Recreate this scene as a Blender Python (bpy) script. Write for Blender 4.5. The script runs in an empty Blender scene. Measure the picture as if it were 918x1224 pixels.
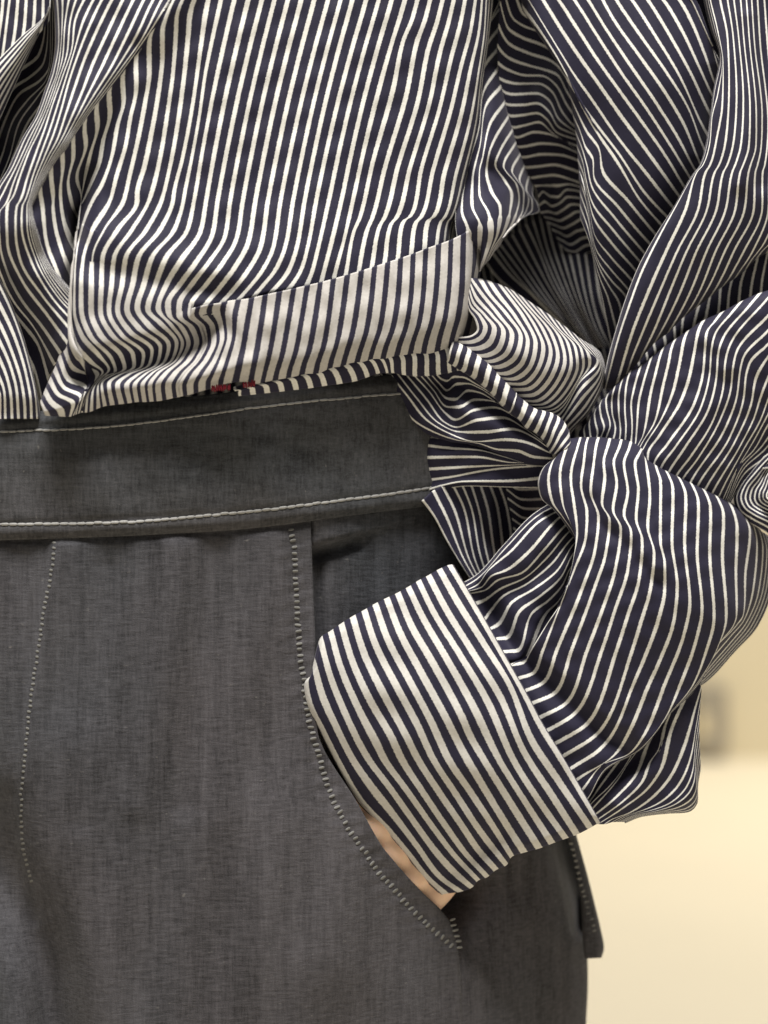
import bpy, bmesh, math, random
import numpy as np
from mathutils import Vector

random.seed(7)
rng = np.random.default_rng(7)
sc = bpy.context.scene
COL = sc.collection

# ---------------------------------------------------------------- camera
S = 0.00027            # metres of cloth per photo pixel at the reference plane
CX, CY = 459.0, 612.0
D = 0.55               # camera distance from the reference plane
cam = bpy.data.cameras.new('camera')
cam.sensor_fit = 'HORIZONTAL'
cam.sensor_width = 36.0
cam.lens = 36.0 * D / (918 * S)
cam.clip_start = 0.02
cam.clip_end = 60
cam.dof.use_dof = True
cam.dof.focus_distance = D + 0.010
cam.dof.aperture_fstop = 8.5
camo = bpy.data.objects.new('camera', cam)
camo.location = (0, -D, 0)
camo.rotation_euler = (math.radians(90), 0, 0)
COL.objects.link(camo)
sc.camera = camo

# ---------------------------------------------------------------- light (indoor, soft ceiling lamps)
w = bpy.data.worlds.new('World')
sc.world = w
w.use_nodes = True
bg = w.node_tree.nodes['Background']
bg.inputs[0].default_value = (1.0, 0.965, 0.91, 1)
bg.inputs[1].default_value = 0.19


def area(name, loc, target, size, energy, col):
    l = bpy.data.lights.new(name, 'AREA')
    l.shape = 'RECTANGLE'
    l.size, l.size_y = size
    l.energy = energy
    l.color = col
    o = bpy.data.objects.new(name, l)
    o.location = loc
    d = Vector(target) - Vector(loc)
    o.rotation_euler = d.to_track_quat('-Z', 'Y').to_euler()
    COL.objects.link(o)
    return o


area('ceiling_lamp', (-0.10, -0.68, 1.6), (0.02, 0, 0), (0.7, 0.5), 60, (1.0, 0.97, 0.92))
area('ceiling_lamp', (0.9, 0.2, 1.7), (0.05, 0, 0), (0.7, 0.7), 20, (1.0, 0.965, 0.91))
area('ceiling_lamp', (2.2, 4.6, 2.6), (2.2, 4.9, -0.9), (4.0, 2.5), 142, (1.0, 0.955, 0.87))

sc.view_settings.view_transform = 'Standard'
sc.view_settings.look = 'None'
sc.view_settings.gamma = 1
sc.view_settings.use_curve_mapping = False
sc.view_settings.exposure = 0.0


# ---------------------------------------------------------------- helpers
def P(x, y, z):
    """photo pixel + height towards the viewer (in pixels) -> world"""
    k = (D - z * S) / D
    return np.stack([(x - CX) * S * k, -z * S, (CY - y) * S * k], axis=-1)


def tile(x0, y0, s):
    return lambda pts: [(x0 + a / s, y0 + b / s) for a, b in pts]


def pchip(t, Y, q):
    """monotone cubic through Y(t); Y is (n,k), q is (m,) -> (m,k)"""
    t = np.asarray(t, float)
    Y = np.asarray(Y, float)
    q = np.asarray(q, float)
    n = len(t)
    h = np.diff(t)[:, None]
    dl = np.diff(Y, axis=0) / h
    m = np.zeros_like(Y)
    if n == 2:
        m[:] = dl[0]
    else:
        a, b = dl[:-1], dl[1:]
        w1 = 2 * h[1:] + h[:-1]
        w2 = h[1:] + 2 * h[:-1]
        ok = (a * b) > 0
        with np.errstate(divide='ignore', invalid='ignore'):
            hm = (w1 + w2) / (w1 / a + w2 / b)
        hm = np.where(ok, hm, 0.0)
        # keep some slope at turning points so curves stay round
        m[1:-1] = 0.75 * hm + 0.25 * (a * h[1:] + b * h[:-1]) / (h[1:] + h[:-1])
        m[0], m[-1] = dl[0], dl[-1]
    i = np.clip(np.searchsorted(t, q, side='right') - 1, 0, n - 2)
    hh = (t[i + 1] - t[i])[:, None]
    s = ((q - t[i])[:, None]) / hh
    s2, s3 = s * s, s * s * s
    return (2 * s3 - 3 * s2 + 1) * Y[i] + (s3 - 2 * s2 + s) * hh * m[i] + \
        (-2 * s3 + 3 * s2) * Y[i + 1] + (s3 - s2) * hh * m[i + 1]


def dist_poly(x, y, pl):
    best = np.full(x.shape, 1e9)
    for (ax, ay), (bx, by) in zip(pl[:-1], pl[1:]):
        vx, vy = bx - ax, by - ay
        L = vx * vx + vy * vy + 1e-9
        t = np.clip(((x - ax) * vx + (y - ay) * vy) / L, 0, 1)
        best = np.minimum(best, np.hypot(x - ax - t * vx, y - ay - t * vy))
    return best


def ridge(x, y, pl, amp, wd, sharp=False):
    d = dist_poly(x, y, pl)
    return amp * (np.exp(-d / wd) if sharp else np.exp(-(d / wd) ** 2))


def tps(ctrl):
    """thin-plate spline height through (x, y, z) control points"""
    c = np.array(ctrl, float)
    sc_ = 200.0
    X = c[:, :2] / sc_
    n = len(c)

    def K(r):
        return np.where(r > 1e-9, r * r * np.log(r + 1e-12), 0.0)
    r = np.hypot(X[:, None, 0] - X[None, :, 0], X[:, None, 1] - X[None, :, 1])
    A = np.zeros((n + 3, n + 3))
    A[:n, :n] = K(r) + 0.02 * np.eye(n)
    A[:n, n] = 1
    A[:n, n + 1:] = X
    A[n, :n] = 1
    A[n + 1:, :n] = X.T
    b = np.zeros(n + 3)
    b[:n] = c[:, 2]
    s = np.linalg.solve(A, b)

    def f(x, y):
        out = s[n] + s[n + 1] * x / sc_ + s[n + 2] * y / sc_
        for k in range(n):
            out = out + s[k] * K(np.hypot(x / sc_ - X[k, 0], y / sc_ - X[k, 1]))
        return out
    return f


def E(x):
    """depth of the hips' rounded front (an ellipse seen from the front)"""
    q = np.clip((np.asarray(x, float) - 30) / 690, -0.995, 0.995)
    return 400 * (np.sqrt(1 - q * q) - 1)


def sstep(a, b, x):
    t = np.clip((x - a) / (b - a), 0, 1)
    return t * t * (3 - 2 * t)


def wob(x, y, seed, lam, amp):
    """low relief of soft creases (a few sine waves)"""
    r = np.random.default_rng(seed)
    o = 0
    for _ in range(5):
        a = r.uniform(0, 6.28)
        l = lam * r.uniform(0.7, 1.6)
        o = o + np.sin((x * math.cos(a) + y * math.sin(a)) * 6.28 / l + r.uniform(0, 6.28))
    return o * amp / 3


def mesh_grid(name, X, Y, Z, U, SWv, mat, parent, thick=None, world=None, V=None):
    nv, nu = X.shape
    co = P(X, Y, Z).reshape(-1, 3) if world is None else world.reshape(-1, 3)
    idx = np.arange(nv * nu).reshape(nv, nu)
    f = np.stack([idx[:-1, :-1], idx[:-1, 1:], idx[1:, 1:], idx[1:, :-1]], -1).reshape(-1, 4)
    c = co[f]
    nrm = np.cross(c[:, 2] - c[:, 0], c[:, 3] - c[:, 1])
    if nrm[:, 1].sum() > 0:
        f = f[:, ::-1]
    me = bpy.data.meshes.new(name)
    me.from_pydata(co.tolist(), [], f.tolist())
    me.polygons.foreach_set('use_smooth', [True] * len(f))
    if U is not None:
        a = me.attributes.new('stripe', 'FLOAT', 'POINT')
        a.data.foreach_set('value', U.reshape(-1).astype(np.float32))
        a = me.attributes.new('white_width', 'FLOAT', 'POINT')
        a.data.foreach_set('value', SWv.reshape(-1).astype(np.float32))
    if V is not None:
        a = me.attributes.new('along', 'FLOAT', 'POINT')
        a.data.foreach_set('value', V.reshape(-1).astype(np.float32))
    me.materials.append(mat)
    o = bpy.data.objects.new(name, me)
    COL.objects.link(o)
    o.parent = parent
    if thick:
        m = o.modifiers.new('thickness', 'SOLIDIFY')
        m.thickness = thick
        m.offset = -1
    return o


def panel(name, guides, zf, mat, parent, sw=0.36, step=2.6, thick=0.0004, urange=None, relief=(30, 1.15)):
    """A sheet of cloth laid through its own stripes. guides: [(stripe number, [(x, y), ...]), ...]"""
    guides = sorted(guides, key=lambda g: g[0])
    us = np.array([g[0] for g in guides], float)
    lens, NV = [], 0
    for _, pts in guides:
        p = np.array(pts, float)
        lens.append(np.hypot(*np.diff(p, axis=0).T).sum())
    NV = int(np.clip(max(lens) / step, 8, 260))
    rows = []
    q = np.linspace(0, 1, NV)
    for _, pts in guides:
        p = np.array(pts, float)
        d = np.concatenate([[0], np.cumsum(np.maximum(np.hypot(*np.diff(p, axis=0).T), 0.5))])
        c = pchip(d / d[-1], p, q)
        # re-space evenly along the curve
        d2 = np.concatenate([[0], np.cumsum(np.hypot(*np.diff(c, axis=0).T) + 1e-6)])
        d2 /= d2[-1]
        c = np.stack([np.interp(q, d2, c[:, 0]), np.interp(q, d2, c[:, 1])], -1)
        rows.append(c)
    G = np.array(rows)                       # (ng, NV, 2)
    span = max(np.hypot(*(G[1:] - G[:-1]).reshape(-1, NV, 2).transpose(2, 0, 1)).sum(0))
    NU = int(np.clip(span / step, (len(us) - 1) * 3, 260))
    uq = np.linspace(us[0], us[-1], NU)
    XY = pchip(us, G.reshape(len(us), -1), uq).reshape(NU, NV, 2).transpose(1, 0, 2)
    X, Y = XY[..., 0], XY[..., 1]
    U = np.repeat(uq[None], NV, 0)
    V = np.repeat(q[:, None], NU, 1)
    Z = zf(X, Y, U, V) if callable(zf) else np.full(X.shape, float(zf))
    if relief:
        Z = Z + wob(X, Y, len(name) * 7 + len(us), relief[0], relief[1])
    W = sw(X, Y, U, V) if callable(sw) else np.full(X.shape, float(sw))
    Lm = V * max(lens) / 15.0
    return mesh_grid(name, X, Y, Z, U, W, mat, parent, thick, V=Lm)


# ---------------------------------------------------------------- materials
def new_mat(name):
    m = bpy.data.materials.new(name)
    m.use_nodes = True
    nt = m.node_tree
    return m, nt, nt.nodes['Principled BSDF'], nt.nodes, nt.links


def math_node(N, L, op, a, b=None, c=None):
    n = N.new('ShaderNodeMath')
    n.operation = op
    for i, v in enumerate((a, b, c)):
        if v is None:
            continue
        if isinstance(v, (int, float)):
            n.inputs[i].default_value = v
        else:
            L.new(v, n.inputs[i])
    return n.outputs[0]


def striped_cloth(name, white, dark):
    m, nt, B, N, L = new_mat(name)
    at = N.new('ShaderNodeAttribute'); at.attribute_name = 'stripe'
    aw = N.new('ShaderNodeAttribute'); aw.attribute_name = 'white_width'
    tc = N.new('ShaderNodeTexCoord')
    nz = N.new('ShaderNodeTexNoise'); nz.inputs['Scale'].default_value = 1800; nz.inputs['Detail'].default_value = 2
    L.new(tc.outputs['Object'], nz.inputs['Vector'])
    jit = math_node(N, L, 'MULTIPLY', math_node(N, L, 'SUBTRACT', nz.outputs['Fac'], 0.5), 0.10)
    u = math_node(N, L, 'ADD', at.outputs['Fac'], jit)
    fr = math_node(N, L, 'FRACT', math_node(N, L, 'ADD', u, 0.5))
    dd = math_node(N, L, 'MULTIPLY', math_node(N, L, 'ABSOLUTE', math_node(N, L, 'SUBTRACT', fr, 0.5)), 2.0)
    mr = N.new('ShaderNodeMapRange'); mr.interpolation_type = 'SMOOTHSTEP'
    L.new(dd, mr.inputs['Value'])
    L.new(math_node(N, L, 'SUBTRACT', aw.outputs['Fac'], 0.065), mr.inputs['From Min'])
    L.new(math_node(N, L, 'ADD', aw.outputs['Fac'], 0.065), mr.inputs['From Max'])
    mr.inputs['To Min'].default_value = 1
    mr.inputs['To Max'].default_value = 0
    # thread-level colour variation
    n2 = N.new('ShaderNodeTexNoise'); n2.inputs['Scale'].default_value = 900; n2.inputs['Detail'].default_value = 3
    L.new(tc.outputs['Object'], n2.inputs['Vector'])
    n3 = N.new('ShaderNodeTexNoise'); n3.inputs['Scale'].default_value = 55; n3.inputs['Detail'].default_value = 2
    L.new(tc.outputs['Object'], n3.inputs['Vector'])
    cw = N.new('ShaderNodeMix'); cw.data_type = 'RGBA'
    cw.inputs['A'].default_value = (*[c * 0.80 for c in white], 1)
    cw.inputs['B'].default_value = (*[min(c * 1.14, .9) for c in white], 1)
    L.new(n2.outputs['Fac'], cw.inputs['Factor'])
    # the wrong side of the weave, where more of the weft shows, is greyer
    rv = N.new('ShaderNodeMapRange')
    rv.inputs['From Min'].default_value = 0.38; rv.inputs['From Max'].default_value = 0.56
    L.new(aw.outputs['Fac'], rv.inputs['Value'])
    cr_ = N.new('ShaderNodeMix'); cr_.data_type = 'RGBA'
    L.new(rv.outputs['Result'], cr_.inputs['Factor'])
    L.new(cw.outputs['Result'], cr_.inputs['A'])
    gr = N.new('ShaderNodeMix'); gr.data_type = 'RGBA'
    gr.inputs['A'].default_value = (0.42, 0.40, 0.38, 1)
    gr.inputs['B'].default_value = (0.60, 0.575, 0.55, 1)
    L.new(n2.outputs['Fac'], gr.inputs['Factor'])
    L.new(gr.outputs['Result'], cr_.inputs['B'])
    cd = N.new('ShaderNodeMix'); cd.data_type = 'RGBA'
    cd.inputs['A'].default_value = (dark[0] * 0.6, dark[1] * 0.6, dark[2] * 0.75, 1)
    cd.inputs['B'].default_value = (dark[0] * 1.6, dark[1] * 1.45, dark[2] * 1.35, 1)
    L.new(math_node(N, L, 'ADD', math_node(N, L, 'MULTIPLY', n2.outputs['Fac'], 0.5),
                    math_node(N, L, 'MULTIPLY', n3.outputs['Fac'], 0.5)), cd.inputs['Factor'])
    mx = N.new('ShaderNodeMix'); mx.data_type = 'RGBA'
    L.new(mr.outputs['Result'], mx.inputs['Factor'])
    L.new(cd.outputs['Result'], mx.inputs['A'])
    L.new(cr_.outputs['Result'], mx.inputs['B'])
    L.new(mx.outputs['Result'], B.inputs['Base Color'])
    B.inputs['Roughness'].default_value = 0.72
    B.inputs['Specular IOR Level'].default_value = 0.28
    B.inputs['Sheen Weight'].default_value = 0.08
    B.inputs['Sheen Roughness'].default_value = 0.45
    B.inputs['Sheen Tint'].default_value = (0.9, 0.86, 0.95, 1)
    bp = N.new('ShaderNodeBump'); bp.inputs['Strength'].default_value = 0.25; bp.inputs['Distance'].default_value = 0.0002
    hh = math_node(N, L, 'ADD', nz.outputs['Fac'], math_node(N, L, 'MULTIPLY', mr.outputs['Result'], 0.5))
    L.new(hh, bp.inputs['Height'])
    L.new(bp.outputs['Normal'], B.inputs['Normal'])
    return m


CLOTH = striped_cloth('striped_satin', (0.80, 0.78, 0.735), (0.0155, 0.0150, 0.034))


def denim(name, col, flat=False):
    m, nt, B, N, L = new_mat(name)
    tc = N.new('ShaderNodeTexCoord')

    def noise(scale, vec, det=3, rough=0.6):
        vec = (vec[2], vec[1], vec[0]) if flat else vec
        mp = N.new('ShaderNodeMapping'); mp.inputs['Scale'].default_value = vec
        L.new(tc.outputs['Object'], mp.inputs['Vector'])
        n = N.new('ShaderNodeTexNoise'); n.inputs['Scale'].default_value = scale
        n.inputs['Detail'].default_value = det; n.inputs['Roughness'].default_value = rough
        L.new(mp.outputs['Vector'], n.inputs['Vector'])
        return n.outputs['Fac']
    slub = noise(260, (1, 1, 0.06), 3)       # upright slubs of the warp
    thread = noise(1300, (1, 1, 0.12), 2)    # single threads
    weft = noise(1150, (0.17, 0.4, 1), 2)    # short crosswise threads
    cloud = noise(22, (1, 1, 0.35), 3)       # worn, faded patches
    grain = noise(3200, (1, 1, 1), 1)
    flecks = noise(700, (0.5, 1, 1), 2)

    def mul(a, k):
        return math_node(N, L, 'MULTIPLY', a, k)

    def add_(a, b):
        return math_node(N, L, 'ADD', a, b)
    fine = add_(add_(mul(thread, 0.8), mul(weft, 1.05)), mul(grain, 0.75))
    s_ = add_(add_(fine, mul(slub, 1.0)), mul(cloud, 0.85))
    cr = N.new('ShaderNodeMapRange')
    cr.inputs['From Min'].default_value = 1.72
    cr.inputs['From Max'].default_value = 2.78
    L.new(s_, cr.inputs['Value'])
    mx = N.new('ShaderNodeMix'); mx.data_type = 'RGBA'
    L.new(cr.outputs['Result'], mx.inputs['Factor'])
    # dye drifts between blue-grey and brown-grey
    tone = noise(9, (1, 1, 0.6), 2)
    tr_ = N.new('ShaderNodeMapRange'); tr_.inputs['From Min'].default_value = 0.38; tr_.inputs['From Max'].default_value = 0.62
    L.new(tone, tr_.inputs['Value'])
    lo = N.new('ShaderNodeMix'); lo.data_type = 'RGBA'
    hi = N.new('ShaderNodeMix'); hi.data_type = 'RGBA'
    for n_, k in ((lo, 0.45), (hi, 1.75)):
        L.new(tr_.outputs['Result'], n_.inputs['Factor'])
        n_.inputs['A'].default_value = (col[0] * 0.93 * k, col[1] * 0.985 * k, col[2] * 1.07 * k, 1)
        n_.inputs['B'].default_value = (col[0] * 1.04 * k, col[1] * 0.98 * k, col[2] * 1.02 * k, 1)
    L.new(lo.outputs['Result'], mx.inputs['A'])
    L.new(hi.outputs['Result'], mx.inputs['B'])
    fl = N.new('ShaderNodeMapRange'); fl.inputs['From Min'].default_value = 0.70; fl.inputs['From Max'].default_value = 0.80
    L.new(flecks, fl.inputs['Value'])
    m2 = N.new('ShaderNodeMix'); m2.data_type = 'RGBA'
    L.new(math_node(N, L, 'MULTIPLY', fl.outputs['Result'], 0.5), m2.inputs['Factor'])
    L.new(mx.outputs['Result'], m2.inputs['A'])
    m2.inputs['B'].default_value = (0.22, 0.21, 0.20, 1)
    L.new(m2.outputs['Result'], B.inputs['Base Color'])
    B.inputs['Roughness'].default_value = 0.88
    B.inputs['Specular IOR Level'].default_value = 0.15
    B.inputs['Sheen Weight'].default_value = 0.10
    bp = N.new('ShaderNodeBump'); bp.inputs['Strength'].default_value = 0.6; bp.inputs['Distance'].default_value = 0.00025
    L.new(fine, bp.inputs['Height'])
    L.new(bp.outputs['Normal'], B.inputs['Normal'])
    return m


DENIM = denim('charcoal_denim', (0.060, 0.060, 0.063))
DENIM_BAND = denim('charcoal_denim_crosswise', (0.061, 0.060, 0.060), True)


def plain(name, col, rough=0.7, nscale=None, amt=0.12, bump=0.0, spec=0.3):
    m, nt, B, N, L = new_mat(name)
    B.inputs['Roughness'].default_value = rough
    B.inputs['Specular IOR Level'].default_value = spec
    B.inputs['Base Color'].default_value = (*col, 1)
    if nscale:
        tc = N.new('ShaderNodeTexCoord')
        n = N.new('ShaderNodeTexNoise'); n.inputs['Scale'].default_value = nscale; n.inputs['Detail'].default_value = 4
        L.new(tc.outputs['Object'], n.inputs['Vector'])
        mx = N.new('ShaderNodeMix'); mx.data_type = 'RGBA'
        mx.inputs['A'].default_value = (*[c * (1 - amt) for c in col], 1)
        mx.inputs['B'].default_value = (*[min(c * (1 + amt), 1) for c in col], 1)
        L.new(n.outputs['Fac'], mx.inputs['Factor'])
        L.new(mx.outputs['Result'], B.inputs['Base Color'])
        if bump:
            bp = N.new('ShaderNodeBump'); bp.inputs['Strength'].default_value = bump; bp.inputs['Distance'].default_value = 0.0005
            L.new(n.outputs['Fac'], bp.inputs['Height'])
            L.new(bp.outputs['Normal'], B.inputs['Normal'])
    return m


THREAD = plain('ecru_thread', (0.33, 0.325, 0.315), 0.7, 3000, 0.25)
THREAD_DIM = plain('grey_thread', (0.20, 0.197, 0.188), 0.8, 3000, 0.25)
RED = plain('red_thread', (0.19, 0.014, 0.028), 0.7, 2500, 0.4)
SKIN = plain('skin', (0.88, 0.60, 0.43), 0.5, 420, 0.08, 0.15, 0.4)
SKIN.node_tree.nodes['Principled BSDF'].inputs['Subsurface Weight'].default_value = 0.15
SKIN.node_tree.nodes['Principled BSDF'].inputs['Subsurface Radius'].default_value = (0.004, 0.0015, 0.0008)
WALLM = plain('cream_wall', (0.78, 0.695, 0.505), 0.8, 1.5, 0.04)
FLOORM = plain('cream_floor', (0.87, 0.79, 0.625), 0.55, 1.2, 0.05)
GREY = plain('grey_plastic', (0.40, 0.36, 0.29), 0.6, 8, 0.06)
PALE = plain('pale_plastic', (0.80, 0.70, 0.48), 0.5, 8, 0.05)


# ---------------------------------------------------------------- the setting
def quad(name, pts, mat):
    me = bpy.data.meshes.new(name)
    me.from_pydata(pts, [], [tuple(range(len(pts)))])
    me.materials.append(mat)
    o = bpy.data.objects.new(name, me)
    COL.objects.link(o)
    o['kind'] = 'structure'
    return o


FLOOR_Z = -0.95
WALL_Y = 6.0
quad('floor', [(-9, -4, FLOOR_Z), (9, -4, FLOOR_Z), (9, WALL_Y, FLOOR_Z), (-9, WALL_Y, FLOOR_Z)], FLOORM)
quad('wall', [(-9, WALL_Y, FLOOR_Z), (9, WALL_Y, FLOOR_Z), (9, WALL_Y, 3.2), (-9, WALL_Y, 3.2)], WALLM)


def box(name, lo, hi, mat, parent=None, bevel=0.004):
    bm = bmesh.new()
    bmesh.ops.create_cube(bm, size=1)
    for v in bm.verts:
        v.co = Vector([(lo[i] + hi[i]) / 2 + v.co[i] * (hi[i] - lo[i]) for i in range(3)])
    bmesh.ops.bevel(bm, geom=bm.edges[:], offset=bevel, segments=2, affect='EDGES')
    me = bpy.data.meshes.new(name)
    bm.to_mesh(me); bm.free()
    me.materials.append(mat)
    o = bpy.data.objects.new(name, me)
    COL.objects.link(o)
    o.parent = parent
    return o


def empty(name, loc, label, cat):
    o = bpy.data.objects.new(name, None)
    o.location = loc
    o.empty_display_size = 0.02
    COL.objects.link(o)
    o['label'] = label
    o['category'] = cat
    return o


# grey box low on the far wall, seen past the sleeve
kw = S * (WALL_Y + D) / D
bx0, bx1 = (826 - CX) * kw, (866 - CX) * kw
bz0, bz1 = (CY - 900) * kw, (CY - 820) * kw
wb = empty('wall_box', (0, 0, 0), 'blurred grey box low on the cream wall beyond the sleeve', 'wall box')
box('housing', (bx0, WALL_Y - 0.07, max(bz0, FLOOR_Z + 0.01)), (bx1, WALL_Y - 0.002, bz1), GREY, wb, 0.01)
box('pale_cover', (bx0 + 0.01, WALL_Y - 0.085, (CY - 876) * kw), (bx0 + 0.055, WALL_Y - 0.071, (CY - 850) * kw), PALE, wb, 0.004)

# ---------------------------------------------------------------- photo tiles used when measuring the stripes
t1 = tile(0, 0, 3.99); t2 = tile(0, 240, 3.99); t3 = tile(200, 0, 3.99); t4 = tile(200, 240, 3.99)
t5 = tile(400, 0, 3.99); t6 = tile(400, 240, 3.99); t7 = tile(560, 0, 5.1); t8 = tile(540, 180, 4.59)
t9 = tile(688, 0, 3.99); t10 = tile(688, 200, 3.99); t11 = tile(688, 360, 3.99); t12 = tile(530, 350, 3.99)
t13 = tile(450, 420, 3.67); t14 = tile(560, 520, 3.99); t15 = tile(688, 560, 3.99); t16 = tile(600, 740, 3.67)
c1 = tile(340, 660, 3.99); c2 = tile(500, 660, 3.99); c3 = tile(380, 860, 3.99); c4 = tile(540, 840, 3.99)
t17 = tile(330, 600, 3.99); t20 = tile(818, 480, 6.8); t21 = tile(780, 760, 5.1)

# ================================================================= trousers
tr = empty('trousers', (0, 0, -0.17), 'dark charcoal denim trousers with pale topstitching and a slanted front pocket', 'trousers')
inv = Vector((0, 0, 0.17))


def kid(o):
    """children sit in world coordinates although the parent empty stands lower"""
    o.matrix_parent_inverse = o.parent.matrix_basis.inverted() if o.parent else o.matrix_parent_inverse
    return o


edge_pocket = [(371, 600), (372, 640), (372.6, 655), (373.9, 700), (377, 763), (376, 820), (380, 882), (395, 910), (426, 957),
               (439, 981), (454, 1008), (479, 1039), (504, 1066), (524, 1084), (540, 1104), (547, 1130), (551, 1170), (553, 1260), (556, 1500)]
st_path = [(347.5, 631), (351, 650), (353, 688), (355, 725), (357, 760), (359.6, 790), (364, 812), (365.5, 835), (369, 858), (377.6, 890),
           (385, 918), (395, 948), (412.6, 983), (430, 1010), (455, 1045), (485, 1078), (505, 1100), (523, 1116), (545, 1134)]
fly = [(66, 640), (60, 690), (52, 730), (45, 780), (36, 840), (30, 900), (25, 960), (27, 1010), (38, 1055), (50, 1100)]
fly_fold = [(0, 960), (12, 1020), (35, 1090), (55, 1160), (70, 1240), (80, 1480)]


def z_front(x, y, u=None, v=None):
    z = E(x) + 2
    z = z + ridge(x, y, edge_pocket, 3.0, 10)
    z = z + ridge(x, y, fly, 3.5, 16) - ridge(x, y, [(a - 9, b) for a, b in fly], 4.0, 7)
    z = z + ridge(x, y, [(405, 1000), (400, 1080), (395, 1140)], 16, 75)
    z = z - ridge(x, y, fly_fold, 60, 34) * sstep(880, 1120, y) + ridge(x, y, [(90, 900), (110, 1000), (130, 1240)], 9, 45)
    z = z - 120 * sstep(45, -110, x) * sstep(-330, -160, x) * sstep(760, 1120, y)
    z = z - ridge(x, y, st_path, 1.6, 5)
    z = z + ridge(x, y, [(300, 980), (330, 1100), (340, 1240)], 7, 60)
    z = z + ridge(x, y, [(215, 660), (190, 800), (160, 960)], 6, 24) - ridge(x, y, [(250, 660), (235, 800), (225, 960)], 5, 20) - ridge(x, y, [(130, 680), (110, 850), (95, 980)], 4, 18)
    z = z - ridge(x, y, [(-60, 646), (0, 646), (150, 641), (300, 633), (420, 616), (520, 604)], 5, 5)
    z = z + wob(x, y * 0.45, 3, 90, 2.2) + ridge(x, y, st_path, 1, 16) * np.sin(y * 0.33 + x * 0.1) * 0.7
    return z


gl = []
ys = np.linspace(600, 1480, 46)
ex = np.interp(ys, [p[1] for p in edge_pocket], [p[0] for p in edge_pocket])
for k in range(13):
    f = k / 12
    gl.append((k, [(-420 + (e + 420) * f, y) for e, y in zip(ex, ys)]))
kid(panel('front_panel', gl, z_front, DENIM, tr, step=2.8, thick=0.0009, relief=None))


def z_facing(x, y, u=None, v=None):
    z = E(x) - 12
    z = z + 9 * sstep(1040, 1120, y) + 6 * sstep(1110, 1200, y)
    # the strip above the pocket mouth rises to the waistband
    d = 657 - (x - 372) * 0.28 - y
    z = z + 15 * sstep(-3, 5, d) * sstep(520, 390, x) * sstep(364, 378, x)
    z = z - ridge(x, y, [(376, 664), (400, 657), (425, 650)], 16, 8) - ridge(x, y, [(378, 665), (380, 720), (384, 780)], 12, 8)
    z = z - ridge(x, y, [(430, 930), (470, 1000), (515, 1065)], 75, 50)
    z = z - ridge(x, y, [(668, 985), (686, 1050), (698, 1105)], 60, 12)
    z = z + wob(x, y, 5, 90, 1.2)
    return z


# facing: from under the pocket edge round the hip and on to the back
gl = []
xs_r = [340, 420, 500, 560, 610, 650, 680, 697]
for k, xr in enumerate(xs_r):
    pts = []
    for y in np.linspace(600, 1480, 40):
        lim = np.interp(y, [600, 1000, 1060, 1130, 1180, 1224, 1260], [676, 686, 694, 702, 703, 700, 699])
        pts.append((340 + (xr - 340) * (lim - 340) / (697 - 340), y))
    gl.append((k, pts))
kid(panel('hip_panel', gl, z_facing, DENIM, tr, step=3, thick=None, relief=None))
# the back of the leg, closing the shape behind the silhouette
ysb = np.linspace(600, 1480, 16)
lim = np.interp(ysb, [600, 1000, 1060, 1130, 1180, 1224, 1260], [676, 686, 694, 702, 703, 700, 699])
ang = np.linspace(0, 1, 14)
X = np.array([[l + (-420 - l) * a ** 1.6 for a in ang] for l in lim])
Z = np.array([[float(z_facing(np.array([l]), np.array([yy]))[0]) - 480 * math.sin(a * math.pi / 2) ** 0.9 for a in ang] for l, yy in zip(lim, ysb)])
Y = np.repeat(ysb[:, None], 14, 1)
kid(mesh_grid('seat_panel', X, Y, Z, None, None, DENIM, tr))

# waistband
wb_top = [(-420, 520), (-80, 506), (0, 496), (90, 487), (200, 477), (300, 466), (400, 455), (470, 447), (560, 440), (640, 436)]
wb_bot = [(-420, 652), (-80, 648), (0, 646), (150, 641), (300, 633), (420, 616), (520, 604), (600, 596), (660, 592)]
gl = []
for k in range(9):
    f = k / 8
    xs = np.linspace(-420, 630, 44)
    yt = np.interp(xs, [p[0] for p in wb_top], [p[1] for p in wb_top])
    yb = np.interp(xs, [p[0] for p in wb_bot], [p[1] for p in wb_bot])
    yt = np.convolve(np.pad(yt, 2, 'edge'), np.ones(5) / 5, 'valid')
    yb = np.convolve(np.pad(yb, 2, 'edge'), np.ones(5) / 5, 'valid')
    yt[0], yt[-1] = wb_top[0][1], 437
    yb[0], yb[-1] = wb_bot[0][1], 594
    gl.append((k, list(zip(xs, yt + (yb - yt) * f))))


def z_band(x, y, u, v):
    f = u / 8
    z = E(x) + 11
    z = z - 9 * np.exp(-((f) / 0.05) ** 2) - 6 * np.exp(-((1 - f) / 0.035) ** 2)
    z = z - 2.2 * np.exp(-((f - 0.125) / 0.03) ** 2) - 2.2 * np.exp(-((f - 0.875) / 0.03) ** 2)
    z = z + 2.5 * np.sin(f * math.pi) + wob(x, y, 9, 85, 2.6) + wob(x, y * 0.35, 12, 34, 0.9)
    return z


kid(panel('waistband', gl, z_band, DENIM_BAND, tr, step=2.6, thick=0.0012, relief=None))


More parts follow.
